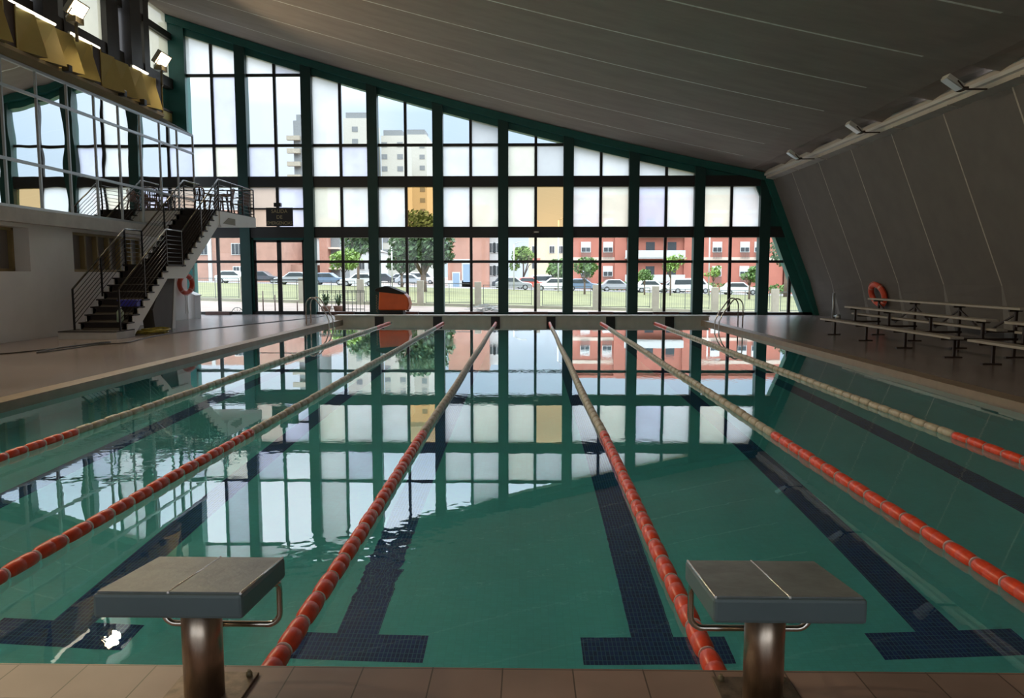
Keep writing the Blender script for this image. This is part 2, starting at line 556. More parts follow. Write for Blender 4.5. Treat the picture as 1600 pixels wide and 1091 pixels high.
        if kind:
            o['kind'] = kind
        return o

def tag(o, label, cat, group=None, kind=None):
    o['label'] = label
    o['category'] = cat
    if group:
        o['group'] = group
    if kind:
        o['kind'] = kind
    return o

def thing(name, label, cat, loc=(0, 0, 0), rz=0, group=None):
    o = bpy.data.objects.new(name, None)
    COL.objects.link(o)
    o.location = loc
    o.rotation_euler = (0, 0, rz)
    return tag(o, label, cat, group)

def struct(name, mb, parent=None):
    return mb.build(name, parent, kind=None if parent else 'structure')

def copy_tree(o, parent=None, loc=None, rz=None, label=None):
    c = o.copy()
    COL.objects.link(c)
    c.parent = parent
    if loc is not None:
        c.location = loc
    if rz is not None:
        c.rotation_euler = (0, 0, rz)
    if label:
        c['label'] = label
    for ch in list(o.children):
        copy_tree(ch, c)
    return c

# ------------------------------------------------------------------ key dimensions
YW = 31.4            # plane of the big glazed end wall
WZ = -0.10           # water level
PX0, PX1, PY0, PY1 = -6.62, 6.22, 3.0, 27.55
XL, XG, XC = -12.35, -12.3, -14.2
ZF = WZ - 1.4

def zr(x):
    return 0.00268873 * x * x - 0.24825767 * x + 7.7546954

def xw(z):
    return 11.87 - 0.3986 * z

# ------------------------------------------------------------------ floor, pool
b = MB()
b.box(-15, 13, -9, PY0, -0.3, 0.0, 'deck_tile')
b.box(-15, PX0 - 0.3, PY0, YW + 0.6, -0.3, 0.0, 'deck_side')
b.box(PX1 + 0.3, 13, PY0, YW + 0.6, -0.3, 0.0, 'deck_side')
b.box(PX0 - 0.3, PX1 + 0.3, PY1 + 0.5, YW + 0.6, -0.3, 0.0, 'deck_side')
b.box(PX0 - 0.3, PX0, PY0, PY1 + 0.5, -0.3, 0.0, 'coping')
b.box(PX1, PX1 + 0.3, PY0, PY1 + 0.5, -0.3, 0.0, 'coping')
struct('floor', b)

b = MB()
t_ = 0.2
b.box(PX0 - t_, PX1 + t_, PY0 - t_, PY1 + 0.5 + t_, ZF - t_, ZF, 'pool_tile')
b.box(PX0 - t_, PX0, PY0 - t_, PY1 + 0.7, ZF, -0.3, 'pool_wall')
b.box(PX1, PX1 + t_, PY0 - t_, PY1 + 0.7, ZF, -0.3, 'pool_wall')
b.box(PX0, PX1, PY0 - t_, PY0, ZF, -0.3, 'pool_tile')
b.box(PX0, PX1, PY1 + 0.5, PY1 + 0.7, ZF, -0.3, 'pool_tile')
LX = [-4.84, -2.94, -1.09, 0.81, 2.62, 4.50]
for x in LX:
    b.box(x - 0.135, x + 0.135, 4.75, 26.6, ZF - 0.02, ZF + 0.003, 'lane_blue')
    b.box(x - 0.46, x + 0.46, 4.46, 4.75, ZF - 0.02, ZF + 0.003, 'lane_blue')
    b.box(x - 0.46, x + 0.46, 26.6, 26.9, ZF - 0.02, ZF + 0.003, 'lane_blue')
struct('trim_1', b)
bpy.data.objects['trim_1'].name = 'pool_basin'

b = MB()
b.face([(PX0, PY0, WZ), (PX1, PY0, WZ), (PX1, PY1 + 0.5, WZ), (PX0, PY1 + 0.5, WZ)], 'water')
w = b.build('pool_water')
tag(w, 'still green water filling the swimming pool', 'water', kind='stuff')

# far bulkhead
bt = thing('pool_bulkhead', 'long grey bulkhead closing the far end of the pool', 'bulkhead', (0, 27.5, 0))
b = MB()
b.box(-6.9, 6.5, 0.0, 0.55, -0.5, 0.13, 'slab')
b.build('body', bt)
b = MB()
b.box(-6.93, 6.53, -0.03, 0.58, 0.13, 0.165, 'white_paint')
o = b.build('top_edge', bt)
o['label'] = 'white top edge'
for x in (-5.3, -3.2, -1.12, 0.87, 3.0, 5.1):
    b = MB()
    b.box(x - 0.16, x + 0.16, -0.025, 0.01, -0.12, 0.12, 'black')
    b.build('anchor_plate', bt)

# ------------------------------------------------------------------ roof
MOD = 2.57
seams = [YW - MOD * k for k in range(0, 17)]      # from the glass wall towards the camera
xs = [-14.6 + (24.4 / 26) * i for i in range(27)]

def amp(x):
    a = 0.008
    if x > 8.5:
        u = min(1, (x - 8.5) / 1.3)
        a += 0.34 * u * u
    return a

b = MB()
for k in range(len(seams) - 1):
    y1, y0 = seams[k], seams[k + 1]
    sw = 0.09
    for i in range(len(xs) - 1):
        xa, xb = xs[i], xs[i + 1]
        za, zb = zr(xa), zr(xb)
        b.face([(xa, y1, za), (xb, y1, zb), (xb, y0 + sw, zb + amp(xb)), (xa, y0 + sw, za + amp(xa))], 'concrete_roof')
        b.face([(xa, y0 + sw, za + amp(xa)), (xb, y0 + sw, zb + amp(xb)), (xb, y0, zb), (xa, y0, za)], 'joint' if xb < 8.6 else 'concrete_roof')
ye = seams[-1]
for i in range(len(xs) - 1):                      # outer skin of the roof
    xa, xb = xs[i], xs[i + 1]
    b.face([(xa, ye, zr(xa) + 0.6), (xb, ye, zr(xb) + 0.6), (xb, YW + 0.5, zr(xb) + 0.6), (xa, YW + 0.5, zr(xa) + 0.6)], 'concrete_roof')
    b.face([(xa, YW + 0.5, zr(xa)), (xb, YW + 0.5, zr(xb)), (xb, YW + 0.5, zr(xb) + 0.6), (xa, YW + 0.5, zr(xa) + 0.6)], 'concrete_roof')
    b.face([(xa, YW, zr(xa)), (xb, YW, zr(xb)), (xb, YW + 0.5, zr(xb)), (xa, YW + 0.5, zr(xa))], 'concrete_roof')
struct('ceiling', b)

# ------------------------------------------------------------------ right wall (folded, leaning inwards)
b = MB()
zs = [0, 0.35, 0.7, 1.05, 1.35, 2.5, 3.8, 5.0, 5.75]

def sww(z):
    return 0.075 + (0.62 * ((1.35 - z) / 1.35) if z < 1.35 else 0)

for k in range(len(seams) - 1):
    y1, y0 = seams[k], seams[k + 1]
    for i in range(len(zs) - 1):
        za, zb = zs[i], zs[i + 1]
        sa, sb = sww(za), sww(zb)
        xa, xb = xw(za), xw(zb)
        da, db = sa * 0.22, sb * 0.22
        b.face([(xa - da, y1, za), (xb - db, y1, zb), (xb, y0 + sb, zb), (xa, y0 + sa, za)], 'concrete_wall')
        b.face([(xa, y0 + sa, za), (xb, y0 + sb, zb), (xb - db, y0, zb), (xa - da, y0, za)], 'wall_joint' if za >= 1.3 else 'wall_fold_lit')
b.face([(12.4, ye, 0), (12.4, YW + 0.3, 0), (10.2, YW + 0.3, 5.75), (10.2, ye, 5.75)], 'concrete_wall')
struct('wall_right', b)

b = MB()                                           # ridge beam between roof and right wall
b.prism([(9.45, 5.40), (9.80, 5.34), (9.86, 5.72), (9.45, 5.74)], 'y', ye, YW, 'ridge')
b.prism([(9.38, 5.52), (9.45, 5.50), (9.45, 5.58), (9.38, 5.60)], 'y', ye, YW, 'white_paint')
struct('trim_1', b)
b = MB()
for k in range(1, 16):
    y = seams[k] + 1.9
    b.prism([(9.42, 5.38), (9.80, 5.325), (9.80, 5.345), (9.42, 5.41)], 'y', y - 0.03, y + 0.03, 'ridge')
struct('trim_2', b)

# ------------------------------------------------------------------ far glazed wall
PXS = [-11.41 + 2.615 * k for k in range(9)]       # posts
b = MB()
for x in PXS:
    zt = zr(x) - 0.1
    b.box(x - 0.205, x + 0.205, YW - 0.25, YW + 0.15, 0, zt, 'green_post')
struct('trim_3', b)
bpy.data.objects['trim_3'].name = 'trim_3'
b = MB()
for z0, z1 in ((3.11, 3.54), (5.13, 5.55)):
    b.box(-14.2, min(xw(z0), xw(z1)), YW - 0.18, YW + 0.1, z0, z1, 'dark_steel')
b.box(-14.2, 11.8, YW - 0.12, YW + 0.1, 0, 0.10, 'dark_steel')
struct('trim_4', b)
b = MB()                                           # green edge beams under the roof, at the right rake and the left corner
N = 24
for i in range(N):
    xa = -14.4 + (9.6 + 14.4) * i / N
    xb = -14.4 + (9.6 + 14.4) * (i + 1) / N
    b.prism([(xa, zr(xa) - 0.55), (xb, zr(xb) - 0.55), (xb, zr(xb) + 0.02), (xa, zr(xa) + 0.02)], 'y', YW - 0.1, YW + 0.3, 'green_steel')
    b.prism([(xa, zr(xa) - 0.30), (xb, zr(xb) - 0.30), (xb, zr(xb) - 0.02), (xa, zr(xa) - 0.02)], 'y', YW - 0.35, YW - 0.1, 'green_steel')
b.prism([(xw(0) - 0.68, 0), (xw(0) + 0.3, 0), (xw(5.7) + 0.3, 5.7), (xw(5.3) - 0.68, 5.3)], 'y', YW - 0.12, YW + 0.3, 'green_steel')
b.prism([(xw(0) - 0.30, 0), (xw(0) + 0.1, 0), (xw(5.6) + 0.1, 5.6), (xw(5.4) - 0.30, 5.4)], 'y', YW - 0.38, YW - 0.1, 'green_steel')
b.box(-14.6, -13.62, YW - 0.2, YW + 0.3, 0, zr(-14) - 0.2, 'green_steel')
struct('trim_5', b)

def clip(poly, f):
    out = []
    n = len(poly)
    for i in range(n):
        p, q = poly[i], poly[(i + 1) % n]
        fp, fq = f(*p), f(*q)
        if fp >= 0:
            out.append(p)
        if (fp >= 0) != (fq >= 0):
            t = fp / (fp - fq)
            out.append((p[0] + t * (q[0] - p[0]), p[1] + t * (q[1] - p[1])))
    return out

ROWS = [(0.10, 2.09), (2.20, 3.11), (3.54, 5.13), (5.55, 6.74), (6.85, 9.49), (9.60, 12.0)]
PANES = {  # module -> row -> (left, right)
    0: [('clear', 'clear'), ('clear', 'clear'), ('clear', 'clear'), ('white', 'cream'), ('clear', 'lav'), ('white', 'white')],
    1: [('clear', 'clear'), ('clear', 'clear'), ('brown', 'lav'), ('lav', 'clear'), ('clear', 'clear'), ('white', 'lav')],
    2: [('clear', 'clear'), ('clear', 'clear'), ('cream', 'white'), ('white', 'lav'), ('white', 'clear'), ('white', 'white')],
    3: [('clear', 'clear'), ('clear', 'clear'), ('white', 'orange'), ('clear', 'clear'), ('clear', 'clear'), ('white', 'white')],
    4: [('clear', 'clear'), ('clear', 'clear'), ('white', 'cream'), ('white', 'white'), ('clear', 'grey'), ('clear', 'clear')],
    5: [('clear', 'clear'), ('clear', 'clear'), ('cream', 'orange'), ('cream', 'grey'), ('clear', 'clear'), ('clear', 'clear')],
    6: [('clear', 'clear'), ('clear', 'clear'), ('white', 'cream'), ('white', 'white'), ('clear', 'clear'), ('clear', 'clear')],
    7: [('clear', 'clear'), ('clear', 'clear'), ('lav', 'white'), ('white', 'cream'), ('clear', 'clear'), ('clear', 'clear')],
    8: [('clear', 'clear'), ('clear', 'clear'), ('cream', 'white'), ('white', 'white'), ('clear', 'clear'), ('clear', 'clear')],
    9: [('clear', 'clear'), ('clear', 'clear'), ('white', 'white'), ('white', 'white'), ('clear', 'clear'), ('clear', 'clear')],
}
bounds = [-13.62] + PXS + [11.9]
for k in range(10):
    x0 = bounds[k] + (0.205 if k else 0)
    x1 = bounds[k + 1] - (0.205 if k < 9 else 0)
    c0, c1 = zr(x0) - 0.55, zr(x1) - 0.55
    froof = lambda x, z: (c0 + (c1 - c0) * (x - x0) / (x1 - x0)) - z
    frake = lambda x, z: (xw(z) - 0.66) - x
    xm = 0.5 * (x0 + x1) if k < 9 else 10.62
    win = bpy.data.objects.new('window_%d' % (k + 1), None)
    COL.objects.link(win)
    win['kind'] = 'structure'
    fm = MB()
    gm = MB()
    MW = 0.055
    for r, (z0, z1) in enumerate(ROWS):
        if k == 1 and r < 2:
            continue
        for side, (a, c) in enumerate(((x0, xm - MW), (xm + MW, x1))):
            poly = clip(clip([(a, z0), (c, z0), (c, z1), (a, z1)], froof), frake)
            if len(poly) < 3:
                continue
            gm.face([(p[0], YW, p[1]) for p in poly], 'g_' + PANES[k][r][side])
    zt = min(c0, c1) if k < 9 else 2.1
    zb = 3.11 if k == 1 else 0.1
    ztm = c0 + (c1 - c0) * (xm - x0) / (x1 - x0)
    fm.box(xm - MW, xm + MW, YW - 0.06, YW + 0.06, zb, ztm if k < 9 else 2.9, 'dark_steel')
    for z0, z1 in ((2.09, 2.20), (6.74, 6.85), (9.49, 9.60)):
        if (k == 1 and z0 < 3):
            continue
        poly = clip(clip([(x0, z0), (x1, z0), (x1, z1), (x0, z1)], froof), frake)
        if len(poly) > 2:
            fm.prism(poly, 'y', YW - 0.05, YW + 0.05, 'dark_steel')
    if k == 1:
        fm.box(x0, x1, YW - 0.05, YW + 0.05, 4.25, 4.31, 'dark_steel')
    fm.build('mullion', win)
    gm.build('glass_pane', win)
# emergency doors in the second bay
dr = bpy.data.objects.new('door_1', None)
COL.objects.link(dr)
dr['kind'] = 'structure'
x0, x1 = PXS[0] + 0.205, PXS[1] - 0.205
xm = (x0 + x1) / 2
b = MB()
b.box(x0, x0 + 0.07, YW - 0.08, YW + 0.08, 0, 3.11, 'green_steel')
b.box(x1 - 0.07, x1, YW - 0.08, YW + 0.08, 0, 3.11, 'green_steel')
b.box(x0, x1, YW - 0.08, YW + 0.08, 3.02, 3.11, 'green_steel')
b.build('door_frame', dr)
for a, c in ((x0 + 0.07, xm), (xm, x1 - 0.07)):
    b = MB()
    s_ = 0.085
    b.box(a, a + s_, YW - 0.04, YW + 0.04, 0.02, 3.02, 'dark_steel')
    b.box(c - s_, c, YW - 0.04, YW + 0.04, 0.02, 3.02, 'dark_steel')
    b.box(a, c, YW - 0.04, YW + 0.04, 0.02, 0.13, 'dark_steel')
    b.box(a, c, YW - 0.04, YW + 0.04, 2.09, 2.20, 'dark_steel')
    b.box(a, c, YW - 0.04, YW + 0.04, 2.93, 3.02, 'dark_steel')
    leaf = b.build('door_leaf', dr)
    b = MB()
    b.face([(a + s_, YW, 0.13), (c - s_, YW, 0.13), (c - s_, YW, 2.93), (a + s_, YW, 2.93)], 'g_clear')
    b.build('glass_pane', leaf)
    b = MB()
    b.tube([(a + 0.06, YW - 0.1, 1.40), (c - 0.06, YW - 0.1, 1.40)], 0.02, 'dark_steel')
    b.build('push_bar', leaf)
# emergency exit sign + lamp box
sg = thing('exit_sign', 'dark hanging sign reading SALIDA DE EMERGENCIAS above the glass doors', 'sign', (-9.95, YW - 0.3, 3.56))
b = MB()
b.box(-0.54, 0.54, -0.02, 0.02, 0, 0.74, 'sign')
b.build('sign_board', sg)
for txt, z, s in (('SALIDA', 0.53, 0.20), ('DE', 0.30, 0.20), ('EMERGENCIAS', 0.07, 0.175)):
    cu = bpy.data.curves.new('lettering', 'FONT')
    cu.body = txt
    cu.size = s
    cu.align_x = 'CENTER'
    cu.extrude = 0.002
    cu.materials.append(M['sign_text'])
    tmp = bpy.data.objects.new('lettering', cu)
    COL.objects.link(tmp)
    bpy.context.view_layer.update()
    me = bpy.data.meshes.new_from_object(tmp)
    bpy.data.objects.remove(tmp)
    o = bpy.data.objects.new('lettering', me)
    COL.objects.link(o)
    o.parent = sg
    o.location = (0, -0.024, z)
    o.rotation_euler = (math.radians(90), 0, 0)
    wd = o.dimensions.x
    if wd > 1.0:
        o.scale = (1.0 / wd, 1, 1)
b = MB()
b.box(-10.20, -9.92, YW - 0.24, YW - 0.06, 4.35, 4.50, 'black')
tag(b.build('emergency_light', bevel=0.01), 'small black emergency light box just above the exit sign', 'light')
b = MB()
b.box(0.25, 0.52, YW - 0.30, YW - 0.12, 3.27, 3.36, 'brown_frame')
b.box(0.29, 0.48, YW - 0.315, YW - 0.29, 3.285, 3.345, 'lamp_body')
tag(b.build('emergency_light', bevel=0.008), 'small grey emergency light on the beam above the middle of the far windows', 'light')

# low brown boxes at the foot of the far glass wall
cxs = [(bounds[k] + bounds[k + 1]) / 2 for k in range(10)]
names = {0: 'low brown box at the foot of the glass under the raised landing', 3: 'low brown box just right of the orange machine', 4: 'low brown box at the foot of the glass before the white heap outside',
         5: 'low brown box at the foot of the sixth glass bay from the left', 6: 'low brown box at the foot of the seventh glass bay from the left', 7: 'low brown box third bay from the right end of the glass', 8: 'low brown box behind the right pool ladder',
         2: 'low brown box left of the orange machine'}
for k, lb in names.items():
    b = MB()
    b.box(cxs[k] - 0.5, cxs[k] + 0.5, YW - 0.55, YW - 0.27, 0, 0.13, 'brown_box')
    o = b.build('floor_box', bevel=0.01)
    tag(o, lb, 'box', 'brown boxes along the glass wall')

# ------------------------------------------------------------------ left side: lower wall, slab, gallery
b = MB()
WO = [(20.85, 24.6), (14.5, 19.0)]
X0 = XL - 0.6
WE = 27.8
b.box(X0, XL, -9, WE, 0, 1.69, 'white_wall')
b.box(X0, XL, -9, WE, 2.77, 2.9, 'white_wall')
for a, c in ((-9, 14.5), (19.0, 20.85), (24.6, WE)):
    b.box(X0, XL, a, c, 1.69, 2.77, 'white_wall')
struct('wall_left', b)
for j, (a, c) in enumerate(WO):
    win = bpy.data.objects.new('window_%d' % (11 + j), None)
    COL.objects.link(win)
    win['kind'] = 'structure'
    dep = 0.12 if j == 0 else 0.45
    b = MB()
    b.box(X0, XL - dep - 0.05, a, c, 1.69, 2.77, 'dark_pane')
    b.build('glass_pane', win)
    b = MB()
    fw = 0.07
    xa, xb = XL - dep - 0.05, XL - dep + 0.03
    fmn = 'wood_frame'
    b.box(xa, xb + 0.03, a, c, 1.69, 1.69 + fw, fmn)
    b.box(xa, xb + 0.03, a, c, 2.77 - fw, 2.77, fmn)
    b.box(xa, xb + 0.03, a, a + fw, 1.69, 2.77, fmn)
    b.box(xa, xb + 0.03, c - fw, c, 1.69, 2.77, fmn)
    n = 6
    for q in range(1, n):
        y = a + (c - a) * q / n
        b.box(xa, xb + 0.06, y - 0.035, y + 0.035, 1.69 + fw, 2.77 - fw, fmn)
    b.build('window_frame', win)
b = MB()
b.box(-16.5, -12.12, -9, 28.62, 2.86, 3.20, 'slab')
b.box(-12.45, -12.17, -9, 28.62, 3.20, 3.27, 'alu')
struct('trim_6', b)
# white door and frame under the stair
b = MB()
b.box(XL, XL + 0.04, 25.7, 26.6, 0, 2.1, 'white_paint')
b.box(XL, XL + 0.06, 25.62, 25.7, 0, 2.2, 'alu')
b.box(XL, XL + 0.06, 26.6, 26.68, 0, 2.2, 'alu')
b.box(XL, XL + 0.06, 25.62, 26.68, 2.1, 2.2, 'alu')
struct('door_2', b)

# gallery glazing
win = bpy.data.objects.new('window_13', None)
COL.objects.link(win)
win['kind'] = 'structure'
GY = [28.62 - 1.3 * k for k in range(30)]
GY = [y for y in GY if y > -9]
b = MB()
for y in GY:
    b.box(XG - 0.04, XG + 0.03, y - 0.025, y + 0.025, 3.27, 6.70, 'alu')
for z in (4.35, 6.05, 6.69):
    b.box(XG - 0.05, XG + 0.04, -9, 28.62, z - 0.035, z + 0.035, 'alu')
for x in (-13.2, -14.15):
    b.box(x - 0.03, x + 0.03, 28.58, 28.64, 3.27, 6.75 if x > -14 else 7.7, 'alu')
for z in (4.35, 6.05, 6.69):
    b.box(-14.2, XG, 28.59, 28.64, z - 0.03, z + 0.03, 'alu')
for y in (25.95, 26.9, 27.8, 28.6):
    b.bar((XG, y, 6.72), (XC, y, 7.74), 0.05, 0.06, 'alu')
b.build('window_frame', win)
b = MB()
zz = [3.27, 4.35, 6.05, 6.69]
for i in range(len(GY) - 1):
    for j in range(3):
        q = [(XG, GY[i + 1], zz[j]), (XG, GY[i], zz[j]), (XG, GY[i], zz[j + 1]), (XG, GY[i + 1], zz[j + 1])]
        b.face(q, 'g_gallery')
b.face([(XG, 28.62, 3.27), (XC, 28.62, 3.27), (XC, 28.62, 6.69), (XG, 28.62, 6.69)], 'g_gallery')
b.face([(XG, 25.9, 6.72), (XG, 28.62, 6.72), (XC, 28.62, 7.74), (XC, 25.9, 7.74)], 'g_skylight')
b.build('glass_pane', win)
b = MB()                                           # gallery room behind the glass
b.box(-16.6, -16.5, -9, 28.7, 2.8, 7.0, 'interior')
b.box(-16.5, -14.25, -9, 28.6, 6.73, 6.85, 'interior')
b.box(-16.5, -14.2, 28.55, 28.7, 3.2, 6.9, 'interior')
struct('wall_gallery', b)
bpy.data.objects['wall_gallery'].name = 'wall_left_back'

# ochre folded parapet band above the gallery glass
b = MB()
XB = -12.1
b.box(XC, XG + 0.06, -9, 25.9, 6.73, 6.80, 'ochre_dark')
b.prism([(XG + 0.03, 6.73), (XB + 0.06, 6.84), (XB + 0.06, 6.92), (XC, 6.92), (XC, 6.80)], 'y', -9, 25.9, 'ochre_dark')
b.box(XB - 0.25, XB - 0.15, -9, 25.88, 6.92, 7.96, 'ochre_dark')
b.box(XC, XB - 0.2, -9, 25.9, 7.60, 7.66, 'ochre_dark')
struct('trim_7', b)
band = thing('folded_parapet', 'ochre parapet band of folded triangular panels above the gallery glass', 'parapet', (0, 0, 0))
yy = 25.88
nb = 0
while yy > 3:
    b = MB()
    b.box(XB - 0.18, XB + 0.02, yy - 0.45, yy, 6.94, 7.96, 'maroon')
    b.build('dark_panel', band)
    b = MB()
    for a, c in ((yy - 0.47, yy - 0.43), (yy - 0.02, yy + 0.01)):
        b.box(XB - 0.02, XB + 0.045, a, c, 6.93, 7.96, 'ochre')
    b.box(XB - 0.02, XB + 0.045, yy - 0.47, yy + 0.01, 6.90, 6.94, 'ochre')
    b.build('panel_frame', band)
    ya = yy - 0.47
    yb = yy - 3.66 + 0.02
    n = 4
    for q in range(n):
        p0 = ya - (ya - yb) * (q + 1) / n
        p1 = ya - (ya - yb) * q / n
        zb_, zt_ = 6.94, 7.97
        A = (XB - 0.02, p0, zb_)
        Bv = (XB + 0.26, p1, zb_)
        Cv = (XB - 0.02, p1, zt_)
        D = (XB - 0.14, p0, zt_)
        b = MB()
        b.face([A, Bv, Cv], 'ochre')
        b.face([A, Cv, D], 'ochre')
        b.face([A, (XB - 0.15, p0, zb_), D], 'ochre')
        b.face([Bv, (XB - 0.15, p1, zb_), (XB - 0.15, p1, zt_), Cv], 'ochre')
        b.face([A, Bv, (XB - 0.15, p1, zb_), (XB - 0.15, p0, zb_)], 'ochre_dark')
        b.face([D, Cv, (XB - 0.15, p1, zt_), (XB - 0.15, p0, zt_)], 'ochre')
        b.build('folded_panel', band)
    yy -= 3.66

# small dark boxes along the foot of the band
for y, lb in ((20.35, 'small dark spout at the foot of the ochre band near the picture edge'), (23.1, 'small dark spout at the foot of the ochre band, middle of three'), (24.3, 'small dark spout at the foot of the ochre band nearest the far windows')):
    b = MB()
    b.box(XB + 0.05, XB + 0.24, y - 0.09, y + 0.09, 6.86, 7.04, 'black')
    tag(b.build('drain_spout', bevel=0.02), lb, 'spout')

# clerestory wall above
b = MB()
b.box(XC - 0.15, XC, -9, YW - 0.2, 6.9, 8.05, 'ochre_dark')
b.face([(XC + 0.01, 25.9, 7.7), (XC + 0.01, YW - 0.2, 7.7), (XC + 0.01, YW - 0.2, 8.1), (XC + 0.01, 25.9, 8.1)], 'ochre')
struct('wall_left_upper', b)
win = bpy.data.objects.new('window_14', None)
COL.objects.link(win)
win['kind'] = 'structure'
fm = MB()
gm = MB()
base = 31.35
while base > -9:
    # big window, gap, narrow window, column, narrow window, gap
    segs = [(base - 2.05, base, 'w'), (base - 2.45, base - 2.05, 'f'), (base - 2.95, base - 2.45, 'w'), (base - 3.85, base - 2.95, 'c'), (base - 4.25, base - 3.85, 'w'), (base - 5.0, base - 4.25, 'f')]
    for a, c, k in segs:
        if k == 'w':
            zz = [8.05, 8.98, 9.36, 10.86, 11.12, 11.75]
            fm.box(XC - 0.15, XC + 0.05, a, c, 8.02, 8.1, 'brown_frame')
            fm.box(XC - 0.15, XC + 0.10, a, c, 8.98, 9.36, 'brown_frame')
            fm.box(XC - 0.15, XC + 0.10, a, c, 10.86, 11.12, 'brown_frame')
            for z0, z1 in ((8.1, 8.98), (9.36, 10.86), (11.12, 12.2)):
                gm.face([(XC - 0.05, a, z0), (XC - 0.05, c, z0), (XC - 0.05, c, z1), (XC - 0.05, a, z1)], 'g_clere')
            if c - a > 1:                            # arched corners at the top
                for s_, e_ in ((c, -1), (a, 1)):
                    fm.prism([(s_, 12.2), (s_ + e_ * 0.6, 12.2), (s_, 11.45)], 'x', XC - 0.12, XC + 0.04, 'brown_frame')
        elif k == 'f':
            fm.box(XC - 0.15, XC + 0.14, a, c, 8.02, 12.3, 'brown_frame')
        else:
            fm.box(XC - 0.15, XC + 0.32, a + 0.08, c - 0.08, 7.9, 12.3, 'brown_frame')
    base -= 5.0
fm.build('window_frame', win)
gm.build('glass_pane', win)

# unseen back wall; its frosted windows are added to brighten the hall
b = MB()
b.box(-16.6, 13, -9.2, -9, 0, 1.0, 'white_wall')
b.box(-16.6, 13, -9.2, -9, 4.8, 13, 'white_wall')
b.box(6, 13, -9.2, -9, 1.0, 4.8, 'white_wall')
for x in range(-16, 6, 3):
    b.box(x - 0.2, x + 0.2, -9.2, -9, 1.0, 4.8, 'white_wall')
struct('wall_back', b)
b = MB()
b.face([(-16.6, -9.1, 1.0), (6, -9.1, 1.0), (6, -9.1, 4.8), (-16.6, -9.1, 4.8)], 'g_back_fill')
struct('window_15', b)

# ------------------------------------------------------------------ floodlights and strip lights
def floodlight(loc, label, power=120.0):
    t = thing('floodlight', label, 'light', loc, 0, 'lit floodlights on the ochre band')
    b = MB()
    b.box(-0.03, 0.03, -0.03, 0.03, -0.65, -0.1, 'lamp_dark')
    b.build('post', t)
    b = MB()
    b.box(-0.16, 0.10, -0.20, 0.20, -0.18, -0.02, 'lamp_dark')
    b.bar((-0.13, -0.24, -0.1), (0.05, -0.24, 0.16), 0.02, 0.03, 'lamp_body')
    b.bar((-0.13, 0.24, -0.1), (0.05, 0.24, 0.16), 0.02, 0.03, 'lamp_body')
    b.build('bracket', t)
    # tilted head: local plane facing (+x, -z)
    n = Vector((0.80, -0.25, -0.55)).normalized()
    u = Vector((0, 1, 0))
    u = (u - n * u.dot(n)).normalized()
    v = n.cross(u)
    c = Vector((0.05, 0, 0.18))
    hb = MB()
    P = lambda a, q, d: tuple(c + u * a + v * q + n * d)
    h1, h2 = 0.27, 0.22
    pts = [P(sx * h1, sy * h2, d) for d in (-0.12, 0.03) for sx, sy in ((-1, -1), (1, -1), (1, 1), (-1, 1))]
    for f in ((0, 1, 2, 3), (0, 1, 5, 4), (1, 2, 6, 5), (2, 3, 7, 6), (3, 0, 4, 7), (4, 5, 6, 7)):
        hb.face([pts[i] for i in f], 'lamp_dark')
    hd = hb.build('lamp_head', t)
    gb = MB()
    gb.face([P(-0.24, -0.19, 0.035), P(0.24, -0.19, 0.035), P(0.24, 0.19, 0.035), P(-0.24, 0.19, 0.035)], 'lamp_glow')
    gb.build('lit_lens', hd)
    ld = bpy.data.lights.new('floodlight_beam', 'SPOT')
    ld.energy = power
    ld.color = (1.0, 0.80, 0.50)
    ld.spot_size = math.radians(150)
    ld.spot_blend = 0.8
    ld.shadow_soft_size = 0.2
    lo = bpy.data.objects.new('floodlight_beam', ld)
    COL.objects.link(lo)
    lo.parent = t
    lo.location = tuple(c + n * 0.12)
    lo.rotation_euler = n.to_track_quat('-Z', 'Y').to_euler()
    return t

FLOOD_W = 420.0  # first two are seen lamps; the nearer four are added as warm fill
for y, lb in ((20.95, 'lit floodlight on the ochre band nearer the picture edge'), (25.75, 'lit floodlight at the far end of the ochre band'),
              (15.9, 'added unseen floodlight on the ochre band, third from the glass wall'), (10.9, 'added unseen floodlight on the ochre band, fourth from the glass wall'),
              (5.9, 'added unseen floodlight on the ochre band, fifth from the glass wall'), (0.9, 'added unseen floodlight on the ochre band beside the camera')):
    floodlight((-12.0, y, 8.45), lb, FLOOD_W)

for y0, y1, lb in ((18.5, 20.25, 'lit fluorescent strip on the ochre band left of the nearer floodlight'), (20.95, 22.3, 'lit fluorescent strip on the ochre band right of the nearer floodlight'), (24.2, 25.1, 'short lit fluorescent strip by the far floodlight')):
    t = thing('strip_light', lb, 'light', (XB - 0.08, (y0 + y1) / 2, 7.99), 0, 'strip lights on the ochre band')
    h = (y1 - y0) / 2
    b = MB()
    b.box(-0.06, 0.0, -h, h, -0.02, 0.08, 'lamp_body')
    b.build('housing', t)
    b = MB()
    b.tube([(0.03, -h, 0.03), (0.03, h, 0.03)], 0.035, 'tube_glow')
    b.build('tube', t)

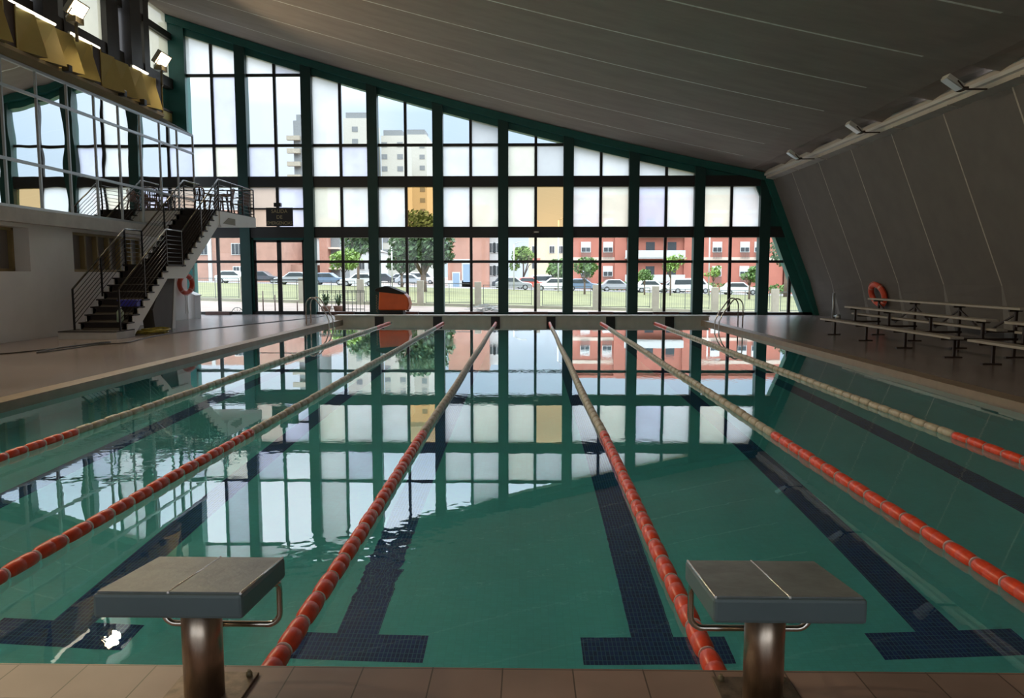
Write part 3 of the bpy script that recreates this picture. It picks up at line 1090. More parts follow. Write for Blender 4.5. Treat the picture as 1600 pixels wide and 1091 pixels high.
# unlit floodlights along the ridge beam
def ridge_lamp(y, lb, facing):
    t = thing('ridge_floodlight', lb, 'light', (8.80, y, 5.47), 0, 'unlit floodlights by the ridge beam')
    t.scale = (0.75, 0.7, 0.75)
    b = MB()
    b.prism([(-0.32, 0.20), (0.12, -0.10), (0.18, 0.0), (-0.26, 0.30)], 'y', -0.2, 0.2, 'lamp_body')
    b.build('lamp_head', t, bevel=0.01)
    b = MB()
    b.face([(-0.325, -0.18, 0.17), (-0.325, 0.18, 0.17), (0.10, 0.18, -0.115), (0.10, -0.18, -0.115)], 'lamp_off')
    b.build('lens', t)
    b = MB()
    b.box(0.12, 0.26, -0.22, 0.22, -0.12, -0.06, 'bench_steel')
    b.box(0.2, 0.86, -0.03, 0.03, -0.11, -0.07, 'bench_steel')
    b.bar((0.12, -0.22, -0.09), (-0.05, -0.22, 0.1), 0.03, 0.03, 'bench_steel')
    b.bar((0.12, 0.22, -0.09), (-0.05, 0.22, 0.1), 0.03, 0.03, 'bench_steel')
    b.build('bracket', t)
ridge_lamp(16.4, 'unlit floodlight by the ridge beam nearest the camera', 0)
ridge_lamp(21.2, 'unlit floodlight by the ridge beam, middle of the three', 0)
ridge_lamp(25.9, 'unlit floodlight by the ridge beam nearest the glass wall', 0)

# ------------------------------------------------------------------ starting blocks
def starting_block(x, label):
    t = thing('starting_block', label, 'starting block', (x, 2.73, 0), 0, 'starting blocks')
    hw = 0.257
    b = MB()   # platform: near edge y=-.235 z .52, far edge y=.235 z .475
    b.prism([(-0.235, 0.432), (0.235, 0.392), (0.235, 0.475), (-0.235, 0.519)], 'x', -hw, hw, 'block_body')
    b.build('platform', t, bevel=0.012)
    for a, c in ((-hw + 0.012, -0.004), (0.004, hw - 0.012)):
        b = MB()
        b.prism([(-0.222, 0.510), (0.222, 0.469), (0.222, 0.4785), (-0.222, 0.5235)], 'x', a, c, 'grip_top')
        o = b.build('grip_pad', t)
        o['label'] = 'rough grey top pad'
    sx = 1 if x < 0 else -1
    for p, q in (((0, -0.225, 0.5215), (0, 0.225, 0.4765)), ((sx * (hw - 0.008), -0.225, 0.5205), (sx * (hw - 0.008), 0.225, 0.4755))):
        b = MB()
        b.tube([p, q], 0.0045, 'block_edge', n=8)
        b.build('edge_strip', t)
    b = MB()
    b.lathe([(0.0, 0.073), (0.43, 0.073)], (0, 0.03, 0), 'z', 'steel_worn', n=32)
    b.build('pedestal', t)
    b = MB()
    b.box(-0.15, 0.15, -0.11, 0.20, 0.0, 0.012, 'plate')
    bp = b.build('base_plate', t, bevel=0.003)
    for bx, by in ((-0.12, 0.17), (0.12, 0.17), (-0.12, -0.08), (0.12, -0.08)):
        b = MB()
        b.lathe([(0.012, 0.013), (0.026, 0.013), (0.03, 0.007), (0.036, 0.007)], (bx, by, 0), 'z', 'lamp_dark', n=6)
        b.build('bolt', bp)
    gx = 0.235
    path = []
    yb = 0.215
    zlow, ztop = 0.205, 0.40
    rr = 0.05
    path.append((-gx, yb - 0.07, ztop + 0.0))
    path.append((-gx, yb - 0.01, ztop - 0.02))
    path.append((-gx, yb, ztop - 0.05))
    for k in range(7):
        a = math.pi + k * math.pi / 12
        path.append((-gx + rr + rr * math.cos(a), yb, zlow + rr + rr * math.sin(a)))
    for k in range(7):
        a = -math.pi / 2 + k * math.pi / 12
        path.append((gx - rr + rr * math.cos(a), yb, zlow + rr + rr * math.sin(a)))
    path.append((gx, yb, ztop - 0.05))
    path.append((gx, yb - 0.01, ztop - 0.02))
    path.append((gx, yb - 0.07, ztop + 0.0))
    b = MB()
    b.tube(path, 0.0125, 'steel', n=12)
    b.build('backstroke_grip', t)
    b = MB()
    b.tube([(0, 0.09, 0.205), (0, 0.215, 0.205)], 0.0125, 'steel', n=10)
    b.build('grip_stay', t)
starting_block(-1.222, 'grey starting block on a steel pedestal, left of the two by the near edge')
starting_block(0.887, 'grey starting block on a steel pedestal, right of the two by the near edge')

# ------------------------------------------------------------------ lane ropes
FR = 0.047
def float_mesh(m):
    b = MB()
    prof = [(-0.136, 0.024), (-0.132, 0.033), (-0.118, 0.041), (-0.095, 0.0455), (-0.06, FR), (-0.004, FR), (0.0, FR - 0.0015), (0.004, FR), (0.06, FR), (0.095, 0.0455), (0.118, 0.041), (0.132, 0.033), (0.136, 0.024)]
    b.lathe(prof, (0, 0, 0), 'y', m, n=16)
    o = b.build('proto')
    me = o.data
    bpy.data.objects.remove(o)
    return me
ME_R = float_mesh('red_plastic')
ME_C = float_mesh('cream_plastic')
b = MB()
b.lathe([(-0.002, 0.0405), (0.002, 0.0405)], (0, 0, 0), 'y', 'white_plastic', n=16)
o = b.build('proto')
ME_D = o.data
bpy.data.objects.remove(o)
b = MB()
b.lathe([(-0.002, 0.039), (0.002, 0.039)], (0, 0, 0), 'y', 'cream_plastic', n=16)
o = b.build('proto')
ME_DC = o.data
bpy.data.objects.remove(o)

rope_labels = ['red and cream lane rope nearest the left side deck', 'second red and cream lane rope from the left side deck', 'red and cream lane rope ending just right of the left starting block',
               'red and cream lane rope ending just left of the right starting block', 'second red and cream lane rope from the right side deck', 'red and cream lane rope nearest the bleachers']
for r, x in enumerate(LX):
    t = thing('lane_rope', rope_labels[r], 'lane rope', (x, 3.0, WZ + 0.022), 0, 'lane ropes across the pool')
    b = MB()
    b.tube([(0, 0.0, 0), (0, 24.46, 0)], 0.012, 'rope', n=6)
    b.build('cable', t)
    n = 86
    ys = [0.14 + 0.28 * i for i in range(n)]
    first = 0 if r in (1, 2, 3, 4) else 12
    rest = MB()
    wob = random.uniform(0, 6)
    for i, y in enumerate(ys):
        red = y < 5.05 or y > 21.6
        dx = 0.008 * math.sin(y * 0.9 + wob)
        if first <= i < first + 100:
            o = bpy.data.objects.new('float', ME_R if red else ME_C)
            COL.objects.link(o)
            o.parent = t
            o.location = (dx, y, random.uniform(-0.004, 0.004))
            o.rotation_euler = (0, random.uniform(0, 6), 0)
            if i == first:
                o['label'] = 'red float'
        else:
            prof = [(-0.136, 0.024), (-0.118, 0.041), (-0.06, FR), (0.06, FR), (0.118, 0.041), (0.136, 0.024)]
            rest.lathe(prof, (dx, y, 0), 'y', 'red_plastic' if red else 'cream_plastic', n=8)
        if first <= i < first + 100:
            o = bpy.data.objects.new('disc', ME_D if red else ME_DC)
            COL.objects.link(o)
            o.parent = t
            o.location = (dx, y + 0.14, 0)
    if rest.v:
        o = rest.build('float_run', t)
        o['kind'] = 'stuff'

# ------------------------------------------------------------------ pool ladders
def ladder(x, y, side, label):
    t = thing('pool_ladder', label, 'ladder', (x, y, 0))
    for q in (-0.27, 0.27):
        path = []
        # from deck foot, up, over in an arch, down into the water
        path.append((-side * 0.62, q, 0.0))
        path.append((-side * 0.62, q, 0.45))
        for k in range(9):
            a = math.pi - k * math.pi / 10
            path.append((-side * (0.62 - 0.20 - 0.20 * math.cos(a)), q, 0.60 + 0.26 * math.sin(a)))
        path.append((side * 0.02, q, 0.36))
        path.append((side * 0.12, q, 0.12))
        path.append((side * 0.13, q, -0.6))
        path.append((side * 0.13, q, -1.2))
        b = MB()
        b.tube(path, 0.021, 'steel', n=8)
        b.build('handrail', t)
    for z in (-0.35, -0.65, -0.95):
        b = MB()
        b.box(side * 0.13 - 0.04, side * 0.13 + 0.04, -0.27, 0.27, z - 0.015, z + 0.015, 'steel')
        b.build('rung', t)
ladder(PX0, 25.35, 1, 'steel pool ladder at the far left corner of the pool')
ladder(PX1, 24.7, -1, 'steel pool ladder at the far right of the pool')

# ------------------------------------------------------------------ orange machine
t = thing('cleaning_machine', 'orange machine with a dark sloping lid before the far windows', 'machine', (-5.74, 29.0, 0))
b = MB()
b.prism([(0.12, 0.27), (1.24, 0.27), (1.30, 0.50), (1.24, 0.75), (1.10, 0.92), (0.16, 1.02)], 'y', 0, 0.75, 'orange')
b.build('body', t, bevel=0.05)
b = MB()
b.prism([(0.0, 1.02), (0.04, 1.10), (0.38, 1.19), (0.55, 1.16), (1.12, 0.93), (1.10, 0.87), (0.02, 0.98)], 'y', -0.03, 0.78, 'tyre')
b.build('lid', t, bevel=0.02)
b = MB()
b.box(0.15, 1.05, 0.05, 0.7, 0.10, 0.27, 'black')
b.build('chassis', t)
for xx, yy_ in ((0.25, 0.0), (0.95, 0.0), (0.25, 0.68), (0.95, 0.68)):
    b = MB()
    b.lathe([(0, 0.10), (0.06, 0.10)], (xx, yy_, 0.10), 'y', 'tyre', n=14)
    b.build('wheel', t)
b = MB()
b.tube([(0.10, -0.02, 0.85 - 0.05 * k) if k % 2 else (0.05, -0.02, 0.85 - 0.05 * k) for k in range(14)], 0.02, 'lamp_dark', n=6)
b.build('hose', t)

# ------------------------------------------------------------------ staircase
st = thing('staircase', 'dark staircase with white stringers rising to the gallery landing', 'staircase', (0, 0, 0))
SX0, SX1 = -11.60, -10.30
steps = []
y, z = 19.28, 0.19
b = MB()
b.box(SX0 - 0.15, SX1 + 0.03, 19.0, 19.9, 0, 0.17, 'slab')
b.box(SX0 - 0.15, SX1 + 0.03, 18.98, 19.9, 0.17, 0.195, 'stair_dark')
b.build('plinth', st)
n1, n2 = 9, 10
r1 = (1.91 - 0.19) / n1
g1 = 0.29
r2 = (3.78 - 1.91) / n2
g2 = 0.2833
YS1, YS2 = 21.97 - 0.29 * 8, 23.13
for i in range(n1):
    y0 = YS1 + g1 * i
    z1 = 0.19 + r1 * (i + 1)
    b = MB()
    b.box(SX0 + 0.05, SX1 - 0.05, y0, y0 + 0.03, z1 - r1, z1, 'stair_dark')
    b.box(SX0, SX1, y0 - 0.02, y0 + g1 + 0.03, z1 - 0.035, z1, 'stair_dark')
    b.build('step', st)
b = MB()
b.box(SX0, SX1 + 0.02, 21.98 - 0.02, 23.12, 1.86, 1.91, 'stair_dark')
b.build('half_landing', st)
for i in range(n2):
    y0 = YS2 + g2 * i
    z1 = 1.91 + r2 * (i + 1)
    b = MB()
    b.box(SX0 + 0.05, SX1 - 0.05, y0, y0 + 0.03, z1 - r2, z1, 'stair_dark')
    b.box(SX0, SX1, y0 - 0.02, y0 + g2 + 0.03, z1 - 0.035, z1, 'stair_dark')
    b.build('step', st)
# sawtooth stringers
def sawtooth():
    top = []
    for i in range(n1):
        y0 = YS1 + g1 * i
        z0 = 0.19 + r1 * i - 0.04
        top += [(y0, z0), (y0, z0 + r1)]
    top += [(YS1 + g1 * n1 - 0.29, 1.86), (YS2, 1.86)]
    for i in range(n2):
        y0 = YS2 + g2 * i
        z0 = 1.91 + r2 * i - 0.04
        top += [(y0, z0), (y0, z0 + r2)]
    top += [(YS2 + g2 * n2, 3.74)]
    return top
top = sawtooth()
for xa in (SX0 + 0.02, SX1 - 0.14):
    b = MB()
    for i in range(len(top) - 1):
        (ya, za), (yb, zb) = top[i], top[i + 1]
        if yb - ya < 1e-6:
            continue
        def low(y):
            if y < 21.9:
                v = 0.19 + (y - YS1) / (21.98 - YS1) * 1.72 - 0.40
            elif y < 23.2:
                v = 1.50
            else:
                v = 1.91 + (y - 23.13) / (25.96 - 23.13) * 1.87 - 0.42
            return max(0.0, v if y < 21.9 else max(v, 1.50))
        b.prism([(ya, low(ya)), (yb, low(yb)), (yb, zb), (ya, za)], 'x', xa, xa + 0.12, 'white_wall')
    b.build('stringer', st)
# underside
b = MB()
b.prism([(19.6, 0.12), (21.9, 1.58), (23.2, 1.60), (25.95, 3.42), (25.95, 3.5), (23.15, 1.7), (21.9, 1.68), (19.55, 0.2)], 'x', SX0 + 0.14, SX1 - 0.14, 'stair_dark')
b.build('soffit', st)
# landing slab
b = MB()
b.prism([(25.88, 3.74), (29.3, 3.76), (29.3, 3.40), (26.0, 3.22), (25.88, 3.30)], 'x', -11.7, SX1 + 0.01, 'white_wall')
b.box(-12.3, -11.7, 25.88, 29.3, 3.40, 3.75, 'white_wall')
b.box(-12.3, SX1 - 0.01, 25.88, 29.28, 3.75, 3.78, 'stair_dark')
b.build('landing', st)
b = MB()
b.prism([(26.1, 3.34), (26.6, 3.56), (27.2, 3.56), (27.2, 3.34)], 'x', SX1 + 0.005, SX1 + 0.02, 'lamp_dark')  # thin dark plate paints the shade of a hollow in the landing side
b.build('flat_recess', st)
# supports
b = MB()
b.prism([(21.75, 0.0), (22.75, 0.0), (23.05, 1.55), (22.35, 1.52), (21.62, 0.62)], 'x', -10.95, -10.62, 'concrete_wall')
b.build('support_leg', st)
b = MB()
b.prism([(22.75, 0.0), (22.95, 0.0), (23.15, 1.55), (23.03, 1.55)], 'x', -10.85, -10.60, 'white_wall')
b.prism([(23.3, 0.9), (23.45, 0.9), (23.6, 1.7), (23.2, 1.7)], 'x', -11.2, -10.95, 'concrete_wall')
b.build('support_leg', st)
# rails
def railing(segs, x_from=None, nb=7, posts=None, name='railing'):
    b = MB()
    b.tube([(p[0], p[1], p[2] + 1.0) for p in segs], 0.024, 'rail_top', n=8)
    top_ = b.build(name, st)
    top_['label'] = 'dark steel railing'
    for k in range(nb):
        h = 0.10 + 0.85 * k / nb
        b = MB()
        b.tube([(p[0], p[1], p[2] + h) for p in segs], 0.009, 'rail', n=5)
        b.build('bar', top_)
    for p in (posts or segs):
        b = MB()
        b.box(p[0] - 0.02, p[0] + 0.02, p[1] - 0.02, p[1] + 0.02, p[2] - 0.05, p[2] + 1.0, 'rail')
        b.build('post', top_)
E1 = SX1 - 0.02
E0 = SX0 + 0.02
railing([(E1, 19.28, 0.24), (E1, 21.98, 1.9), (E1, 23.0, 1.9)], posts=[(E1, 19.28, 0.24), (E1, 20.63, 1.07), (E1, 21.98, 1.9), (E1, 22.95, 1.9)])
railing([(E1, 23.0, 1.9), (E1, 25.88, 3.78), (E1, 29.2, 3.78)], posts=[(E1, 24.4, 2.82), (E1, 25.88, 3.78), (E1, 27.0, 3.78), (E1, 28.1, 3.78), (E1, 29.2, 3.78)])
railing([(E0, 19.42, 0.24), (E0, 22.1, 1.92), (E0, 23.1, 1.92)], posts=[(E0, 19.42, 0.24), (E0, 20.8, 1.07), (E0, 22.1, 1.92), (E0, 23.1, 1.92)])
railing([(E0, 23.1, 1.9), (E0, 26.1, 3.78), (E0, 27.35, 3.78)], posts=[(E0, 24.6, 2.82), (E0, 26.1, 3.78), (E0, 27.35, 3.78)])
railing([(-12.25, 29.2, 3.78), (E1, 29.2, 3.78)], posts=[(-12.2, 29.2, 3.78), (-11.3, 29.2, 3.78)])

# chairs and table on the landing
def plastic_chair(loc, rz, label):
    t = thing('plastic_chair', label, 'chair', loc, rz, 'plastic chairs on the raised landing')
    b = MB()
    b.box(-0.22, 0.22, -0.22, 0.22, 0.41, 0.44, 'brown_chair')
    b.build('seat', t, bevel=0.01)
    b = MB()
    for k in range(7):
        a = -0.20 + 0.4 * k / 6
        b.bar((a, 0.21, 0.44), (a * 1.05, 0.27, 0.82), 0.03, 0.02, 'brown_chair')
    b.tube([(-0.23, 0.22, 0.62), (-0.22, 0.27, 0.80), (-0.12, 0.29, 0.86), (0, 0.295, 0.875), (0.12, 0.29, 0.86), (0.22, 0.27, 0.80), (0.23, 0.22, 0.62)], 0.022, 'brown_chair', n=6)
    b.build('backrest', t)
    for s in (-1, 1):
        b = MB()
        b.tube([(s * 0.24, 0.24, 0.66), (s * 0.27, 0.05, 0.65), (s * 0.27, -0.2, 0.64), (s * 0.25, -0.23, 0.58), (s * 0.24, -0.23, 0.42)], 0.022, 'brown_chair', n=6)
        b.build('armrest', t)
        for q in (-1, 1):
            b = MB()
            b.bar((s * 0.21, q * 0.20, 0.42), (s * 0.26, q * 0.25, 0.0), 0.04, 0.04, 'brown_chair')
            b.build('leg', t)
    return t
plastic_chair((-11.35, 27.2, 3.78), math.radians(160), 'brown plastic armchair on the landing, left of the round table')
plastic_chair((-10.66, 28.75, 3.78), math.radians(-100), 'brown plastic armchair on the landing, right of the round table')
plastic_chair((-10.72, 27.5, 3.78), math.radians(-80), 'brown plastic armchair on the landing nearest its right railing')
t = thing('round_table', 'brown plastic table on the raised landing among the chairs', 'table', (-11.3, 28.35, 3.78))
b = MB()
b.lathe([(0.70, 0.40), (0.73, 0.42), (0.74, 0.41)], (0, 0, 0), 'z', 'brown_chair', n=24)
b.build('tabletop', t)
for sx, sy in ((-1, -1), (1, -1), (1, 1), (-1, 1)):
    b = MB()
    b.bar((sx * 0.2, sy * 0.2, 0.70), (sx * 0.28, sy * 0.28, 0.0), 0.05, 0.05, 'brown_chair')
    b.build('leg', t)

# things on and near the stair
t = thing('storage_box', 'blue plastic box on a stair tread', 'box', (-10.62, YS1 + g1 * 2, 0.19 + r1 * 3))
b = MB()
b.box(-0.25, 0.25, 0.02, 0.24, 0, 0.15, 'blue_box')
b.build('body', t, bevel=0.015)
b = MB()
b.box(-0.27, 0.27, 0.0, 0.26, 0.15, 0.18, 'blue_box')
b.build('lid', t, bevel=0.01)
t = thing('bottle', 'pale green bottle standing on a low stair tread', 'bottle', (-10.58, YS1 + 0.14, 0.19 + r1 * 1))
b = MB()
b.lathe([(0, 0.065), (0.02, 0.085), (0.26, 0.085), (0.33, 0.04), (0.35, 0.035)], (0, 0, 0), 'z', 'pale_green', n=16)
b.build('body', t)
b = MB()
b.lathe([(0.35, 0.04), (0.39, 0.04)], (0, 0, 0), 'z', 'white_plastic', n=12)
b.build('cap', t)
b = MB()
path = []
for k in range(120):
    a = k * 0.42
    rr = 0.28 + 0.10 * math.sin(k * 0.37)
    path.append((-10.32 + rr * 1.2 * math.cos(a), 20.9 + rr * 1.5 * math.sin(a), 0.02 + 0.0009 * k + 0.012 * math.sin(k)))
b.tube(path, 0.018, 'yellow_tarp', n=6)
tag(b.build('garden_hose'), 'yellow hose coiled on the floor beside the stair foot', 'hose')
pts = [(-12.0, 14.3), (-11.3, 15.0), (-10.66, 15.27), (-10.3, 16.2), (-10.12, 17.2), (-9.9, 17.9), (-10.0, 18.1), (-10.15, 17.6), (-10.25, 16.6), (-10.15, 15.7), (-10.02, 15.6), (-9.95, 16.2), (-9.85, 17.3), (-9.55, 17.7), (-9.45, 18.0), (-9.6, 18.8), (-9.75, 20.0), (-9.7, 21.3), (-9.5, 22.5), (-9.1, 24.2), (-8.6, 26.2), (-8.1, 28.3), (-7.9, 30.0)]
sp = []
for i in range(len(pts) - 1):
    p0, p1, p2, p3 = pts[max(i - 1, 0)], pts[i], pts[i + 1], pts[min(i + 2, len(pts) - 1)]
    for q in range(6):
        u = q / 6
        sp.append(tuple(0.5 * ((2 * p1[d]) + (-p0[d] + p2[d]) * u + (2 * p0[d] - 5 * p1[d] + 4 * p2[d] - p3[d]) * u * u + (-p0[d] + 3 * p1[d] - 3 * p2[d] + p3[d]) * u ** 3) for d in (0, 1)) + (0.012,))
b = MB()
b.tube(sp, 0.013, 'black', n=6)
tag(b.build('cable'), 'black cable lying along the left side deck', 'cable')
t = thing('cabinet', 'white cabinet with sloping top beyond the stair', 'cabinet', (-12.38, 28.0, 0))
b = MB()
b.prism([(-0.2, 0.0), (0.2, 0.0), (0.2, 0.84), (-0.2, 1.02)], 'y', 0, 0.5, 'white_paint')
b.build('body', t)
b = MB()
b.bar((-0.22, 0.25, 1.04), (0.24, 0.25, 0.85), 0.56, 0.03, 'white_paint')
b.build('lid', t)

# life buoys
def lifebuoy(loc, n, R, label, cord=False):
    t = thing('lifebuoy', label, 'lifebuoy', loc, 0)
    n = Vector(n).normalized()
    up = Vector((0, 0, 1))
    v = (up - n * up.dot(n)).normalized()
    u = v.cross(n)
    path = [tuple(u * (R * math.cos(2 * math.pi * k / 32)) + v * (R * math.sin(2 * math.pi * k / 32))) for k in range(32)]
    b = MB()
    b.tube(path, R * 0.27, 'buoy', n=10, close=True)
    b.build('ring', t)
    for q in range(4):
        a0 = math.pi / 4 + q * math.pi / 2
        path = [tuple(u * (R * math.cos(a0 + d)) + v * (R * math.sin(a0 + d))) for d in (-0.09, 0, 0.09)]
        b = MB()
        b.tube(path, R * 0.285, 'buoy_band', n=10, caps=False)
        b.build('band', t)
    path = [tuple(u * (R * 1.32 * math.cos(2 * math.pi * k / 32)) + v * (R * 1.32 * math.sin(2 * math.pi * k / 32)) + n * 0.02) for k in range(32)]
    b = MB()
    b.tube(path, 0.008, 'buoy', n=5, close=True)
    b.build('grab_line', t)
    b = MB()
    b.tube([tuple(v * R - n * 0.12), tuple(v * (R * 0.75) + n * 0.0)], 0.012, 'alu', n=6)
    b.build('hook', t)
    if cord:
        for s in (-0.08, 0.08):
            b = MB()
            b.tube([tuple(v * (-R) + u * s), tuple(v * (-R - 0.35) + u * s * 0.5), tuple(v * (-R - 0.75) + u * s * 0.9)], 0.008, 'pole', n=5)
            b.build('cord', t)
lifebuoy((-12.15, 27.25, 1.28), (1, -0.35, 0), 0.30, 'red and white lifebuoy on the white wall behind the stair', True)
lifebuoy((11.30, 25.0, 0.98), (-0.93, -0.15, -0.33), 0.33, 'orange red lifebuoy on the leaning concrete wall behind the bleachers')

# drain pipe at the right wall
t = thing('drain_pipe', 'grey vertical pipe at the foot of the right wall', 'pipe', (11.25, 28.4, 0))
b = MB()
b.tube([(0, 0, 0), (0, 0, 0.95)], 0.05, 'alu', n=10)
b.build('pipe', t)
b = MB()
b.lathe([(0, 0.10), (0.12, 0.10), (0.18, 0.06)], (0.06, -0.3, 0), 'z', 'alu', n=10)
b.tube([(0.06, -0.3, 0.1), (0, 0, 0.1)], 0.035, 'alu', n=8)
b.build('valve', t)

# ------------------------------------------------------------------ bleachers
def bleacher(y0, y1, ox, label):
    t = thing('bleacher', label, 'bleacher', (0, 0, 0), 0, 'bleachers on the right side deck')
    for nm, x, z, w_ in (('seat', 8.15, 0.43, 0.26), ('seat', 8.80, 0.76, 0.26), ('seat', 9.42, 0.98, 0.26), ('foot_board', 8.98, 0.58, 0.22), ('foot_board', 8.45, 0.30, 0.18)):
        if nm == 'foot_board' and z < 0.5:
            continue
        b = MB()
        b.box(x + ox - w_ / 2, x + ox + w_ / 2, y0, y1, z - 0.045, z, 'wood_bench')
        b.build(nm, t, bevel=0.006)
    n = 4
    for k in range(n):
        y = y0 + 0.35 + (y1 - y0 - 0.7) * k / (n - 1)
        b = MB()
        X = lambda a: a + ox
        s = 0.05
        b.box(X(8.27), X(8.27) + s, y - 0.025, y + 0.025, 0, 0.385, 'bench_steel')
        b.box(X(8.10), X(8.44), y - 0.04, y + 0.04, 0, 0.025, 'bench_steel')
        b.box(X(8.02), X(8.32), y - 0.025, y + 0.025, 0.345, 0.385, 'bench_steel')
        b.box(X(8.80), X(8.80) + s, y - 0.025, y + 0.025, 0.34, 0.715, 'bench_steel')
        b.box(X(8.68), X(8.95), y - 0.025, y + 0.025, 0.675, 0.715, 'bench_steel')
        b.box(X(8.88), X(9.50), y - 0.025, y + 0.025, 0.495, 0.535, 'bench_steel')
        b.bar((X(8.29), y, 0.36), (X(9.5), y, 0.36), 0.045, 0.045, 'bench_steel')
        b.box(X(9.42), X(9.42) + s, y - 0.025, y + 0.025, 0, 0.935, 'bench_steel')
        b.box(X(9.30), X(9.55), y - 0.025, y + 0.025, 0.895, 0.935, 'bench_steel')
        b.box(X(9.28), X(9.62), y - 0.04, y + 0.04, 0, 0.025, 'bench_steel')
        b.build('support_frame', t)
    for k in range(n - 1):
        ya = y0 + 0.35 + (y1 - y0 - 0.7) * k / (n - 1)
        yb = y0 + 0.35 + (y1 - y0 - 0.7) * (k + 1) / (n - 1)
        b = MB()
        ym = (ya + yb) / 2
        b.bar((9.44 + ox, ya, 0.85), (9.44 + ox, ym, 0.40), 0.03, 0.03, 'bench_steel')
        b.bar((9.44 + ox, ym, 0.40), (9.44 + ox, yb, 0.85), 0.03, 0.03, 'bench_steel')
        b.build('brace', t)
bleacher(14.65, 21.15, 0.0, 'three-tier grey bleacher farther from the camera')
bleacher(7.6, 14.2, 0.06, 'three-tier grey bleacher nearer the camera, cut by the picture edge')
b = MB()
b.box(8.25, 8.33, 17.0, 17.5, 0.0, 0.004, 'lamp_dark')

# ------------------------------------------------------------------ OUTSIDE
def gz(x, y):
    u = min(1, max(0, (y - 33) / 6))
    return u * (-0.023 * x - 0.06) + (-0.05 if y > 32 else 0)

b = MB()
gx_ = [-200 + 20 * i for i in range(21)]
gy_ = [31.9, 33, 36, 39.5, 40, 55, 75, 90, 91, 104, 130, 180, 320]
for i in range(len(gx_) - 1):
    for j in range(len(gy_) - 1):
        xa, xb, ya, yb = gx_[i], gx_[i + 1], gy_[j], gy_[j + 1]
        m = 'paving' if yb <= 39.6 else ('grass' if yb <= 90.5 else ('asphalt' if yb <= 104.5 else 'paving'))
        b.face([(xa, ya, gz(xa, ya)), (xb, ya, gz(xb, ya)), (xb, yb, gz(xb, yb)), (xa, yb, gz(xa, yb))], m)
struct('ground', b)

# fence
FY = 40.0
pil = [(px - 823) / 1200 * FY for px in (288.5, 380, 471.5, 563, 657, 747, 839, 931, 1023, 1115, 1208, 1300)]
t = thing('perimeter_fence', 'long fence of concrete pillars and mesh panels on a low kerb', 'fence', (0, FY, 0))
for i, x in enumerate(pil):
    b = MB()
    zg = gz(x, FY)
    b.box(x - 0.17, x + 0.17, -0.15, 0.15, zg - 0.1, zg + 1.30, 'fence_conc')
    b.build('pillar', t, bevel=0.015)
for i in range(len(pil) - 1):
    xa, xb = pil[i] + 0.17, pil[i + 1] - 0.17
    za, zb = gz(xa, FY), gz(xb, FY)
    b = MB()
    b.prism([(xa, za - 0.2), (xb, zb - 0.2), (xb, zb + 0.14), (xa, za + 0.14)], 'y', -0.1, 0.1, 'fence_conc')
    b.build('kerb', t)
    b = MB()
    a, c = xa + 0.12, xb - 0.12
    zz0 = (za + zb) / 2
    for z in (0.20, 1.17):
        b.bar((a, 0, zz0 + z), (c, 0, zz0 + z), 0.03, 0.03, 'fence_mesh')
    for x in (a, c, (a + c) / 2):
        b.bar((x, 0, zz0 + 0.14), (x, 0, zz0 + 1.18), 0.03, 0.03, 'fence_mesh')
    nn = 22
    for q in range(1, nn):
        x = a + (c - a) * q / nn
        b.bar((x, 0, zz0 + 0.2), (x, 0, zz0 + 1.17), 0.006, 0.006, 'fence_mesh')
    b.build('mesh_panel', t)

# trees
def leaf_cloud(b, blobs, n, size, m, seed):
    rnd = random.Random(seed)
    tot = sum(r[3] * r[4] for r in blobs)
    for (cx, cy, cz, rx, rz_) in blobs:
        k = int(n * rx * rz_ / tot)
        for _ in range(k):
            while True:
                p = Vector((rnd.uniform(-1, 1), rnd.uniform(-1, 1), rnd.uniform(-1, 1)))
                if 0.15 < p.length < 1:
                    break
            if p.length < 0.6:
                p = p.normalized() * rnd.uniform(0.6, 1.0)
            c = Vector((cx + p.x * rx, cy + p.y * rx, cz + p.z * rz_))
            a = Vector((rnd.uniform(-1, 1), rnd.uniform(-1, 1), rnd.uniform(-1, 1))).normalized()
            u = a.orthogonal().normalized() * size * rnd.uniform(0.6, 1.3)
            v = a.cross(u).normalized() * size * rnd.uniform(0.5, 1.1)
            b.face([c - u, c + v * 0.6, c + u, c - v * 0.6], m)

